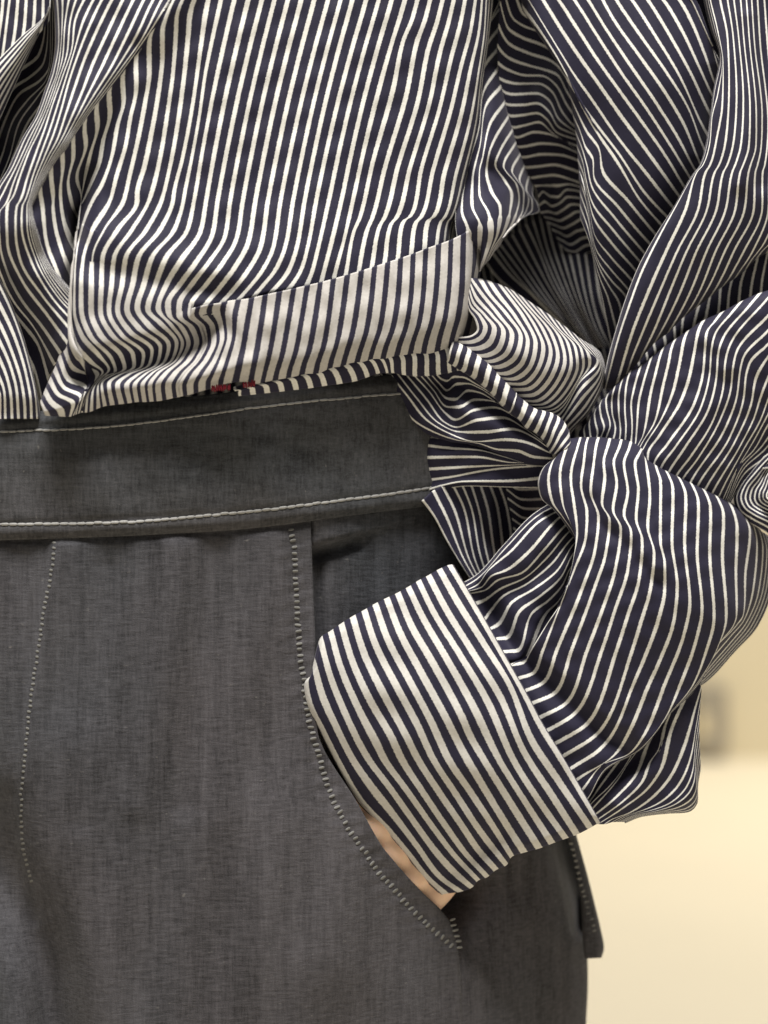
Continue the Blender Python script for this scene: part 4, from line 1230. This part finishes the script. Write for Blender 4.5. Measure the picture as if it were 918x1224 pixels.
# ---- sleeve: middle, between the crease and the forearm
DDg = []
dd = {
    -15: [(960, 800), (900, 800), (815, 850), (735, 970), (715, 1010)],
    -14: [(960, 700), (905, 745), (808, 820), (730, 965), (705, 1010)],
    -13: [(960, 640), (900, 710), (802, 800), (725, 960), (700, 1005)],
    -12: [(960, 585), (890, 690), (795, 790), (720, 955), (695, 1000)],
    -11: [(960, 530), (918, 590), (850, 710), (785, 780), (712, 952), (690, 995)],
    -10: [(970, 440), (918, 540), (830, 700), (770, 800), (700, 950), (680, 990)],
    -9: [(980, 330), (918, 470), (885, 560), (800, 710), (685, 930), (665, 980)],
    -8: [(990, 240), (925, 350), (882, 460), (850, 560), (785, 690), (650, 920), (630, 965)],
    -7: [(990, 170), (918, 265), (858, 375), (840, 480), (760, 670), (615, 905), (595, 950)],
    -6: [(990, 110), (918, 205), (830, 295), (812, 360), (802, 460), (735, 650), (580, 885), (560, 930)],
    -5: [(990, 50), (918, 140), (800, 270), (785, 330), (770, 450), (712, 610), (545, 870), (525, 915)],
    -4: [(990, -10), (918, 70), (765, 250), (752, 310), (740, 420), (692, 560), (580, 755), (510, 850), (490, 895)],
    -3: [(960, -60), (905, 0), (730, 225), (714, 290), (706, 400), (660, 560), (550, 740), (480, 835), (460, 880)],
    -2: [(880, -40), (830, 20), (697, 190), (680, 250), (672, 360), (640, 500), (520, 700), (445, 815), (425, 860)],
    -1: [(790, 0), (745, 55), (662, 165), (648, 230), (640, 340), (600, 500), (480, 690), (410, 790), (395, 840)],
    0: [(700, 50), (665, 95), (625, 150), (618, 220), (610, 330), (570, 480), (440, 680), (376, 770), (365, 820)],
    1: [(610, 90), (590, 130), (565, 250), (540, 370), (500, 480), (400, 640), (345, 730), (345, 780), (345, 820)],
    2: [(535, 140), (520, 175), (495, 300), (465, 430), (410, 560), (330, 690), (310, 735), (318, 770), (330, 810)],
    3: [(475, 180), (460, 215), (440, 310), (418, 400), (380, 570), (310, 690), (290, 740), (300, 790)],
    4: [(418, 220), (405, 255), (380, 350), (358, 440), (322, 640), (292, 700), (275, 760)],
    5: [(362, 265), (350, 300), (320, 400), (300, 490), (292, 600), (284, 690), (270, 750)],
    6: [(312, 305), (300, 340), (278, 420), (265, 490), (270, 600), (262, 690), (250, 740)],
    7: [(262, 330), (250, 365), (238, 430), (235, 510), (240, 600), (234, 690), (225, 740)],
    8: [(227, 365), (215, 400), (205, 460), (206, 530), (214, 620), (204, 690), (195, 740)],
    9: [(190, 400), (180, 430), (172, 480), (174, 530), (190, 605), (172, 690), (160, 740)],
    10: [(155, 440), (145, 470), (148, 510), (165, 592), (150, 640), (133, 690), (125, 740)],
    11: [(125, 470), (115, 500), (122, 550), (136, 602), (122, 645), (102, 690), (95, 740)],
    12: [(98, 510), (90, 540), (95, 580), (105, 625), (90, 690), (85, 740)],
    13: [(72, 550), (65, 580), (68, 620), (75, 680), (70, 740)],
    14: [(45, 590), (40, 615), (43, 640), (45, 690), (45, 740)],
    15: [(15, 620), (10, 645), (12, 680), (10, 740)],
}
for u, pts in dd.items():
    DDg.append((u, t11(pts)))


def z_DD(x, y, u, v):
    f = tps([(918, 350, -58), (918, 430, -62), (860, 380, -58), (860, 450, -60), (800, 400, -64), (800, 500, -58), (740, 460, -82), (740, 520, -80),
             (710, 520, -100), (840, 560, -70), (880, 560, -78), (918, 520, -92), (780, 550, -66), (700, 540, -105), (880, 600, -100), (850, 600, -88)])
    z = f(x, y)
    top = [(960, 335), (918, 356), (896, 366), (838, 391), (788, 423), (743, 458), (713, 483), (690, 515)]
    z = z - 20 * np.exp(-v / 0.035)
    z = z + ridge(x, y, [(848, 405), (862, 420), (870, 440)], 7, 12) + ridge(x, y, [(850, 480), (820, 530), (790, 560)], 6, 20)
    z = z - ridge(x, y, [(918, 530), (895, 560), (875, 595)], 14, 14)
    z = z - ridge(x, y, [(728, 480), (735, 510), (725, 535)], 6, 8)
    return z


cloth('middle_sleeve', DDg, z_DD, sw=0.245)
EEg = []
for k, pts in enumerate([
    [(740, 360), (640, 410), (540, 520), (440, 680), (400, 780), (430, 900), (520, 980), (660, 1060), (740, 1120)],
    [(740, 385), (650, 450), (560, 550), (460, 690), (425, 780), (455, 880), (540, 945), (660, 1010), (740, 1060)],
    [(740, 410), (665, 480), (575, 580), (485, 700), (460, 780), (490, 860), (560, 915), (660, 965), (740, 1000)],
    [(740, 440), (672, 510), (590, 610), (515, 710), (497, 780), (520, 845), (580, 890), (660, 930), (740, 960)],
    [(740, 465), (676, 530), (605, 640), (548, 720), (535, 785), (555, 835), (600, 870), (670, 905), (740, 930)],
    [(740, 490), (678, 555), (620, 660), (580, 730), (572, 785), (588, 825), (630, 855), (680, 880), (740, 905)],
    [(740, 520), (680, 585), (640, 680), (612, 740), (608, 780), (620, 810), (650, 835), (690, 855), (740, 875)],
    [(740, 560), (685, 630), (660, 700), (640, 750), (640, 780), (650, 800), (670, 815), (700, 830), (740, 845)],
    [(740, 640), (700, 690), (680, 730), (668, 760), (668, 775), (675, 790), (690, 800), (710, 805), (740, 815)],
]):
    EEg.append((k, t20(pts)))
cloth('elbow_fold', EEg, lambda x, y, u, v: -112 + 3.0 * u + 8 * np.sin(u * 0.9), sw=0.34)

# ---- sleeve: forearm
XG = [
    (-7, t14([(480, 290), (390, 325), (310, 375), (170, 520), (25, 675), (-20, 700)])),
    (-6, t14([(480, 310), (400, 345), (330, 385), (180, 535), (35, 690), (-15, 720)])),
    (-5, t14([(490, 330), (420, 365), (340, 410), (200, 555), (90, 650), (45, 712), (-10, 740)])),
    (-4, t14([(500, 350), (440, 388), (280, 565), (180, 645), (110, 672), (60, 727), (0, 745)])),
    (-3, t14([(530, 380), (470, 425), (350, 560), (250, 660), (140, 692), (78, 740), (10, 755)])),
    (-2, t14([(550, 410), (497, 445), (370, 590), (270, 680), (150, 735), (70, 790), (25, 805)])),
    (-1, t14([(560, 450), (512, 478), (390, 620), (270, 715), (165, 768), (102, 843)]) + c2([(312, 325), (290, 340)])),
    (0, t14([(560, 480), (517, 505), (420, 650), (310, 735), (205, 800), (142, 903)]) + c2([(335, 370), (315, 385)])),
    (1, t14([(545, 520), (502, 563), (440, 680), (340, 770), (242, 842), (182, 967)]) + c2([(365, 415), (340, 430)])),
    (2, t14([(520, 600), (482, 642), (450, 712), (380, 790), (302, 850), (228, 1030)]) + c2([(455, 472), (395, 477), (370, 490)])),
    (3.6, t14([(520, 620), (505, 690), (470, 770), (420, 850), (335, 1025)]) + c2([(535, 560), (455, 590), (430, 600)])),
    (3, t14([(500, 640), (476, 685), (465, 725), (430, 790), (370, 850), (292, 1025)]) + c2([(503, 524), (430, 541), (405, 555)])),
]


def z_XY(x, y):
    f = tps([(650, 600, -22), (700, 540, -35), (760, 540, -38), (820, 580, -45), (870, 630, -60), (905, 680, -85), (720, 640, -14), (790, 660, -16),
             (850, 720, -36), (690, 740, -16), (760, 760, -16), (820, 800, -50), (640, 770, -30), (700, 850, -22), (740, 900, -35), (640, 810, -34), (690, 900, -36), (720, 960, -44), (590, 720, -42)])
    z = f(x, y)
    z = z + ridge(x, y, [(725, 560), (735, 620), (780, 680)], 5, 14) - ridge(x, y, [(705, 600), (715, 625), (745, 650), (790, 700)], 6, 10)
    # the step just above the cuff
    kink = [(575, 705), (594, 745), (604, 762), (615, 778), (626, 791), (638, 804), (650, 815), (664, 825), (679, 838), (692, 850), (705, 863), (718, 876), (733, 885), (752, 900)]
    z = z - ridge(x, y, kink, 16, 13)
    return z


def z_X(x, y, u, v):
    z = z_XY(x, y) - 22
    z = z + 18 * sstep(740, 800, y) * sstep(0.5, 2.6, u)
    z = z - ridge(x, y, [(660, 610), (690, 640), (685, 680), (660, 725)], 26, 14, True) * sstep(4.2, 3, u)
    z = z + 5 * np.sin(u * 1.2)
    z = z - 26 * sstep(-5.5, -7, u) - 14 * sstep(2.6, 3.3, u)
    return z


cloth('forearm_inner', XG, z_X, sw=0.235)
YG = [
    (0, t14([(420, 100), (350, 165), (330, 230), (345, 300), (400, 350), (470, 440), (520, 540), (515, 680), (470, 810), (400, 960), (340, 1080)])),
    (1, t14([(430, 90), (400, 130), (381, 210), (400, 320), (450, 392), (505, 480), (522, 560), (512, 680), (468, 810), (398, 960), (335, 1075)])),
    (2, t14([(480, 20), (470, 50), (436, 190), (450, 330), (490, 430), (517, 520), (515, 600), (505, 680), (462, 810), (390, 960), (320, 1070)])),
    (3, t14([(535, 10), (525, 42), (488, 200), (505, 340), (518, 460), (500, 590), (480, 680), (440, 800), (375, 900), (298, 1025)]) + c2([(503, 524), (430, 541), (405, 555)])),
    (4, t14([(570, 10), (560, 45), (550, 130), (537, 240), (565, 370), (560, 480), (500, 650), (430, 830), (355, 1025)]) + c2([(552, 574), (468, 606), (440, 620)])),
    (5, t14([(620, 10), (610, 45), (598, 130), (583, 270), (620, 390), (605, 540), (540, 740), (420, 1030)]) + t16([(188, 272), (90, 320), (60, 335)])),
    (6, t14([(675, 15), (665, 50), (645, 130), (650, 200), (637, 330), (672, 400), (655, 560), (600, 730), (490, 1030)]) + t16([(238, 318), (120, 375), (90, 390)])),
    (7, t14([(730, 20), (720, 55), (693, 130), (707, 230), (690, 360), (725, 440), (700, 640), (640, 830), (565, 1030)]) + t16([(290, 360), (155, 438), (125, 455)])),
    (8, t14([(775, 30), (765, 65), (742, 130), (760, 270), (742, 380), (775, 460), (760, 640), (700, 830), (635, 1030)]) + t16([(332, 400), (188, 495), (160, 510)])),
    (9, t14([(830, 60), (820, 80), (795, 130), (810, 260), (800, 400), (828, 500), (815, 680), (760, 860), (705, 1030)]) + t16([(382, 450), (220, 555), (190, 575)])),
    (10, t14([(840, 100), (850, 150), (865, 290), (855, 440), (885, 560), (870, 720), (820, 900), (780, 1030)]) + t16([(432, 488), (255, 610), (225, 630)])),
    (11, t15([(380, -25), (390, 10), (405, 60), (405, 200), (405, 350), (425, 450), (425, 580), (395, 720), (330, 900), (275, 1030)]) + t16([(482, 508), (430, 570), (290, 665), (260, 690)])),
    (12, t15([(425, 0), (445, 35), (463, 90), (460, 350), (485, 560), (470, 720), (400, 920), (350, 1030)]) + t16([(565, 480), (500, 590), (320, 712), (290, 740)])),
    (13, t15([(485, 30), (505, 65), (525, 125), (520, 350), (545, 650), (520, 780), (425, 1030)]) + t16([(620, 515), (560, 590), (440, 640), (350, 752), (320, 785)])),
    (14, t15([(545, 60), (565, 95), (585, 155), (580, 400), (603, 680), (580, 800), (500, 1030)]) + t16([(720, 430), (605, 570), (450, 662), (375, 790), (350, 820)])),
    (15, t15([(605, 90), (625, 125), (643, 185), (640, 400), (660, 720), (620, 880), (562, 1030)]) + t16([(721.0, 430.8), (605.7, 570.7), (452.4, 662.7), (376.4, 790.4), (352.4, 822.4)])),
    (16, t15([(665, 120), (685, 155), (705, 215), (700, 400), (718, 720), (680, 850), (590, 1010)]) + t16([(722.1, 431.7), (606.4, 571.4), (452.8, 663.4), (376.7, 790.7), (352.7, 822.7)])),
    (17, t15([(730, 155), (750, 195), (770, 280), (765, 500), (767, 710), (755, 745), (680, 840), (600, 1005)]) + t16([(723.1, 432.5), (607.1, 572.1), (453.3, 664.1), (377.1, 791.0), (353.1, 823.0)])),
    (18, t15([(800, 205), (818, 245), (832, 295), (810, 500), (800, 700), (770, 745), (650, 880), (610, 1000)]) + t16([(724.2, 433.4), (607.8, 572.8), (453.7, 664.8), (377.4, 791.4), (353.4, 823.4)])),
    (19, t15([(842, 260), (855, 290), (865, 350), (850, 560), (805, 720), (740, 800), (640, 925), (605, 990)]) + t16([(725.2, 434.2), (608.5, 573.5), (454.1, 665.5), (377.8, 791.8), (353.8, 823.8)])),
    (20, t15([(870, 280), (882, 315), (893, 370), (872, 590), (815, 735), (740, 830), (630, 960), (595, 1008)]) + t16([(726.3, 435.0), (609.2, 574.2), (454.5, 666.2), (378.1, 792.1), (354.1, 824.1)])),
    (21, t15([(890, 300), (902, 335), (912, 380), (895, 570), (825, 745), (745, 845), (620, 985), (590, 1020)]) + t16([(727.4, 435.9), (609.9, 574.9), (454.9, 666.9), (378.4, 792.5), (354.4, 824.5)])),
    (22, t15([(906, 310), (916, 345), (926, 400), (912, 560), (840, 750), (752, 855), (620, 1000), (588, 1030)]) + t16([(728.4, 436.7), (610.6, 575.6), (455.4, 667.6), (378.8, 792.8), (354.8, 824.8)])),
    (23, t15([(920, 320), (930, 360), (940, 410), (928, 560), (855, 752), (760, 862), (622, 1010), (588, 1036)]) + t16([(729.5, 437.6), (611.3, 576.3), (455.8, 668.3), (379.1, 793.1), (355.1, 825.1)])),
    (24, t15([(935, 330), (945, 370), (955, 420), (940, 570), (868, 755), (766, 868), (624, 1018), (588, 1042)]) + t16([(730.5, 438.4), (612.0, 577.0), (456.2, 669.0), (379.5, 793.5), (355.5, 825.5)])),
]
y_sil = [(935, 670), (918, 715), (905, 745), (890, 768), (868, 790), (850, 812), (836, 822), (815, 845), (790, 878), (770, 892), (745, 908)]
y_top = [(645, 600), (650, 565), (672, 535), (700, 530), (740, 534), (765, 545), (785, 558), (800, 570), (825, 582), (850, 597), (870, 605), (890, 618), (905, 632), (918, 650)]
y_left = [(640, 575), (645, 600), (660, 615), (675, 628), (688, 645), (686, 675), (680, 690), (672, 715)]


def z_Y(x, y, u, v):
    z = z_XY(x, y)
    z = z - 34 * np.exp(-v / 0.018)
    z = z - 26 * np.exp(-u / 0.8) * sstep(700, 640, y)
    z = z - 40 * sstep(3.0, 0, u) * sstep(620, 660, y)
    z = z - 75 * sstep(13.6, 24, u) ** 1.3
    return z


cloth('forearm_sleeve', YG, z_Y, sw=0.235)

# underside of the sleeve, hanging below the forearm
ZG = [
    (-3, t16([(450, 480), (380, 580), (340, 650), (300, 720)])),
    (-2, t16([(490, 510), (420, 610), (370, 680), (325, 745)])),
    (-1, t16([(530, 540), (460, 630), (405, 705), (350, 780)])),
    (0, t16([(560, 560), (500, 640), (440, 720), (385, 800), (360, 830)])),
    (1, t16([(590, 560), (530, 660), (475, 730), (390, 812), (370, 840)])),
    (2, t16([(600, 570), (548, 640), (510, 700), (400, 828), (380, 850)])),
    (3, t16([(690, 480), (645, 540), (590, 680), (520, 762), (412, 855), (390, 870)])),
    (4, t16([(745, 400), (715, 470), (695, 560), (645, 635), (620, 705), (540, 792), (425, 876), (405, 890)])),
    (5, t16([(830, 270), (800, 350), (740, 490), (705, 640), (640, 742), (540, 822), (440, 888), (420, 900)])),
    (6, t16([(875, 300), (852, 380), (800, 560), (740, 690), (660, 782), (560, 850), (480, 880), (450, 900)])),
    (7, t16([(872, 350), (852, 470), (830, 600), (780, 720), (700, 800), (620, 838), (540, 862), (480, 892)])),
    (8, t16([(868, 420), (848, 560), (838, 660), (810, 735), (740, 805), (650, 840), (560, 860), (500, 890)])),
    (9, t16([(866, 480), (850, 620), (845, 700), (825, 755), (755, 815), (670, 843), (580, 860), (510, 890)])),
    (10, t16([(868, 540), (855, 660), (853, 735), (838, 780), (775, 825), (690, 845), (590, 861), (520, 890)])),
    (11, t16([(870, 600), (858, 700), (857, 765), (845, 800), (800, 833), (710, 846), (600, 862), (530, 890)])),
    (12, t16([(872, 650), (858, 730), (858, 785), (848, 815), (815, 840), (720, 850), (610, 864), (540, 892)])),
    (12.6, t16([(872, 660), (860, 740), (860, 795), (850, 822), (820, 846), (722, 854), (612, 868), (540, 896)])),
]


def z_Z(x, y, u, v):
    z = -66 - 0.10 * (x - 720) - 14 * sstep(1, -2, u)
    z = z - 30 * sstep(9, 12.6, u)
    z = z + ridge(x, y, [(800, 860), (780, 920), (740, 960)], 14, 18)
    z = z - ridge(x, y, [(790, 865), (770, 900), (740, 920)], 16, 12)
    return z


cloth('sleeve_underside', ZG, z_Z, sw=0.245)

# ---- turned-back cuff
KG = [
    (-0.4, c1([(112, 585), (88, 640), (98, 710), (165, 855), (245, 1015)]) + c3([(180, 385), (310, 520), (415, 645), (505, 760), (585, 838)])),
    (0, c1([(125, 585), (104, 625), (116, 710), (182, 850), (262, 1010)]) + c3([(200, 385), (330, 520), (432, 640), (520, 750), (608, 832)])),
    (1, c1([(138, 528), (180, 680), (255, 850), (333, 1000)]) + c3([(250, 312), (352, 442), (470, 600), (585, 755), (680, 822)])),
    (2, c1([(170, 410), (215, 580), (290, 770)]) + c3([(226, 165), (350, 335), (452, 480), (570, 640), (665, 742), (735, 802)])),
    (3, c1([(220, 375), (265, 540), (350, 740), (447, 930)]) + c3([(310, 180), (422, 335), (532, 490), (645, 640), (765, 768)])),
    (4, c1([(270, 340), (320, 510), (410, 710), (510, 880)]) + c3([(400, 190), (502, 350), (602, 500), (705, 642), (808, 752)])),
    (5, c1([(325, 305), (375, 470), (475, 680), (577, 870)]) + c3([(472, 180), (575, 342), (690, 510), (765, 622), (850, 718)])),
    (6, c1([(380, 275), (430, 430), (535, 640), (637, 830)]) + c3([(545, 180), (655, 352), (765, 522), (900, 695)])),
    (7, c1([(432, 245), (490, 410), (595, 610), (705, 820)]) + c3([(622, 190), (732, 352), (830, 500), (925, 655)])),
    (8, c1([(487, 218), (550, 380), (655, 580), (775, 800)]) + c4([(50, 225), (135, 375), (255, 575), (345, 715)])),
    (9, c1([(540, 193), (600, 340), (715, 540), (843, 780)]) + c4([(90, 165), (155, 275), (295, 500), (418, 695)])),
    (10, c1([(590, 165), (660, 310), (775, 510), (905, 745)]) + c4([(225, 270), (355, 480), (478, 672)])),
    (11, c2([(0, 135), (70, 280), (200, 490), (330, 710)]) + c4([(292, 270), (422, 478), (545, 648)])),
    (12, c2([(48, 110), (120, 250), (260, 480), (400, 710)]) + c4([(342, 228), (482, 448), (595, 630)])),
    (13, c2([(100, 80), (185, 232), (310, 430), (440, 640)]) + c4([(375, 170), (505, 368), (662, 596)])),
    (14, c2([(150, 60), (250, 228), (420, 528), (535, 735)]) + c4([(405, 75), (520, 265), (700, 575)])),
    (14.35, c2([(168, 58), (265, 224), (434, 522), (550, 730)]) + c4([(420, 70), (534, 260), (712, 572)])),
]


def z_K(x, y, u, v):
    f = tps([(365, 815, -36), (380, 765, -40), (400, 900, -46), (450, 990, -74), (525, 1075, -100), (450, 725, -38), (545, 680, -46), (480, 830, -8),
             (560, 800, -6), (600, 770, -20), (540, 930, -18), (620, 900, -8), (660, 900, -14), (710, 980, -30), (640, 1000, -36), (580, 1040, -66), (500, 980, -52)])
    z = f(x, y)
    z = z - 14 * np.exp(-(u + 0.4) / 0.35)
    z = z - 7 * np.exp(-(14.35 - u) / 0.3)
    z = z - 8 * sstep(0.97, 1.0, v) - 10 * sstep(0.03, 0.0, v)
    z = z - ridge(x, y, [(530, 1050), (570, 1020), (600, 1000)], 7, 14)
    return z


cloth('cuff', KG, z_K, sw=0.485, thick=0.0017, relief=(48, 1.9))

# back of the cuff and of the sleeve, hidden but closing the shapes
CB = [(k, [(k0x + (k1x - k0x) * g, k0y + (k1y - k0y) * g) for g in np.linspace(0, 1, 6)])
      for k, (k0x, k0y, k1x, k1y) in enumerate([(400, 775, 500, 1010), (440, 750, 560, 1010), (490, 720, 610, 1000), (540, 700, 655, 985), (575, 720, 690, 970)])]
cloth('cuff_back', CB, lambda x, y, u, v: -110 - 0.16 * (y - 760) + 0 * x, sw=0.5, step=8)
SB = [(k, [(a, -20), (a, 150), (b, 330), (b, 520), (c, 700), (d, 840)]) for k, (a, b, c, d) in enumerate(
    [(640, 700, 650, 690), (700, 750, 690, 715), (760, 800, 735, 740), (820, 850, 780, 760), (880, 900, 830, 785), (940, 945, 872, 800)])]
cloth('sleeve_back', SB, lambda x, y, u, v: -240 - 150 * sstep(800, 735, x) * sstep(600, 540, y), sw=0.235, step=8)
TB = [(k, [(a, -20), (a, 200), (a, 420), (a + 2, 560)]) for k, a in enumerate(range(-420, 800, 15))]
cloth('back_panel', TB, lambda x, y, u, v: -390 + 0.0 * x, sw=0.4, step=10)

# unseen top of the shirt, its cap added to shut out overhead light
xs_ = np.linspace(-420, 975, 60)
zt = np.where(xs_ < 590, E(np.minimum(xs_, 590)) * 0.82 + 26, -100.0)
zt = np.convolve(np.pad(zt, 3, 'edge'), np.ones(7) / 7, 'valid')
rows = [(-14, 0.0), (-120, 0.0), (-260, 0.02), (-380, 0.12), (-450, 0.4), (-460, 0.75), (-420, 1.0), (-14, 1.0)]
Xs = np.repeat(xs_[None], len(rows), 0)
Ys = np.array([[r[0]] * 60 for r in rows], float)
Zs = np.array([zt + (-392 - zt) * r[1] for r in rows])
kid(mesh_grid('upper_shirt', Xs, Ys, Zs, Xs / 15.0, np.full(Xs.shape, 0.34), CLOTH, sh))
# outer side of the sleeve, closing it at the right
ysr = np.linspace(-14, 640, 20)
tt_ = np.linspace(0, 1, 9)
Xr = np.repeat((955 + 38 * np.sin(tt_ * math.pi))[None], 20, 0)
Zr = np.repeat((-95 - 297 * tt_)[None], 20, 0)
kid(mesh_grid('outer_sleeve', Xr, np.repeat(ysr[:, None], 9, 1), Zr, Zr / 15.0, np.full(Xr.shape, 0.24), CLOTH, sh))

# the other side of the body, out of frame at the left
cloth('opposite_side', [(k, [(-420 + k * 15, -14), (-421 + k * 15, 150), (-424 + k * 15, 330), (-426 + k * 15, 518)]) for k in range(28)],
      lambda x, y, u, v: E(x) * 0.82 - 10 + 22 * sstep(200, 420, y) * sstep(-90, -160, x) + 10 * np.sin(u * 0.7), sw=0.33, step=5)

# red marks on the underside of the hem
for path in ([(254, 464.5), (264, 463.5), (278, 462)], [(291, 460), (298, 459), (305, 458)]):
    o = stitches('red_thread_mark', path, lambda x, y: E(x) * 0.82 + 57, 2.4, 0.3, 7.5, RED, across=True, jitter=0.6, high=1.5, parent=sh)
    o['label'] = 'small red mark under the hem'

# ================================================================= the wearer's arm, hand in the pocket
hv, hr, he = [], [], []


def add(parent, pts, rad):
    for p_, r_ in zip(pts, rad):
        hv.append(p_); hr.append(r_)
        if parent is not None:
            he.append((parent, len(hv) - 1))
        parent = len(hv) - 1
    return parent


elbow = add(None, [(850, 600, -175), (745, 735, -168), (640, 835, -158), (590, 885, -158)], [92, 82, 62, 54])
palm = [[(545, 905, -150), (495, 950, -122), (448, 984, -103), (400, 1020, -92), (360, 1052, -80), (325, 1085, -74)],
        [(552, 925, -156), (512, 975, -130), (471, 1011, -115), (415, 1058, -100), (370, 1098, -86), (330, 1135, -80)],
        [(560, 945, -162), (530, 1000, -140), (495, 1040, -127), (440, 1090, -112), (398, 1130, -96), (360, 1165, -88)],
        [(568, 960, -168), (545, 1020, -150), (517, 1066, -139), (475, 1110, -128), (442, 1142, -114), (414, 1170, -104)]]
rads = [[42, 38, 34, 25, 20, 16], [42, 38, 34, 25, 20, 16], [42, 38, 33, 24, 19, 15], [40, 34, 28, 20, 17, 13]]
for p_, r_ in zip(palm, rads):
    add(None, [(600, 875, -160)] + p_, [46] + r_)
add(None, [(590, 870, -152), (535, 895, -135), (480, 922, -118), (436, 945, -98), (406, 960, -92)], [44, 38, 33, 27, 20])
me = bpy.data.meshes.new('person')
me.from_pydata([tuple(P(np.float64(a), np.float64(b), np.float64(c))) for a, b, c in hv], he, [])
hand = bpy.data.objects.new('person', me)
COL.objects.link(hand)
hand.modifiers.new('skin', 'SKIN').use_smooth_shade = True
for v_, r_ in zip(me.skin_vertices[0].data, hr):
    v_.radius = (r_ * S, r_ * S)
starts = set(range(len(hv))) - {b for a, b in he}
for k in starts:
    me.skin_vertices[0].data[k].use_root = True
ss = hand.modifiers.new('round', 'SUBSURF'); ss.levels = 2; ss.render_levels = 2
rm = hand.modifiers.new('join', 'REMESH'); rm.mode = 'VOXEL'; rm.voxel_size = 0.0012; rm.use_smooth_shade = True
sm = hand.modifiers.new('soften', 'SMOOTH'); sm.iterations = 6; sm.factor = 0.5
me.materials.append(SKIN)
hand['label'] = 'sliver of bare hand between the striped cuff and the pocket edge'
hand['category'] = 'person'
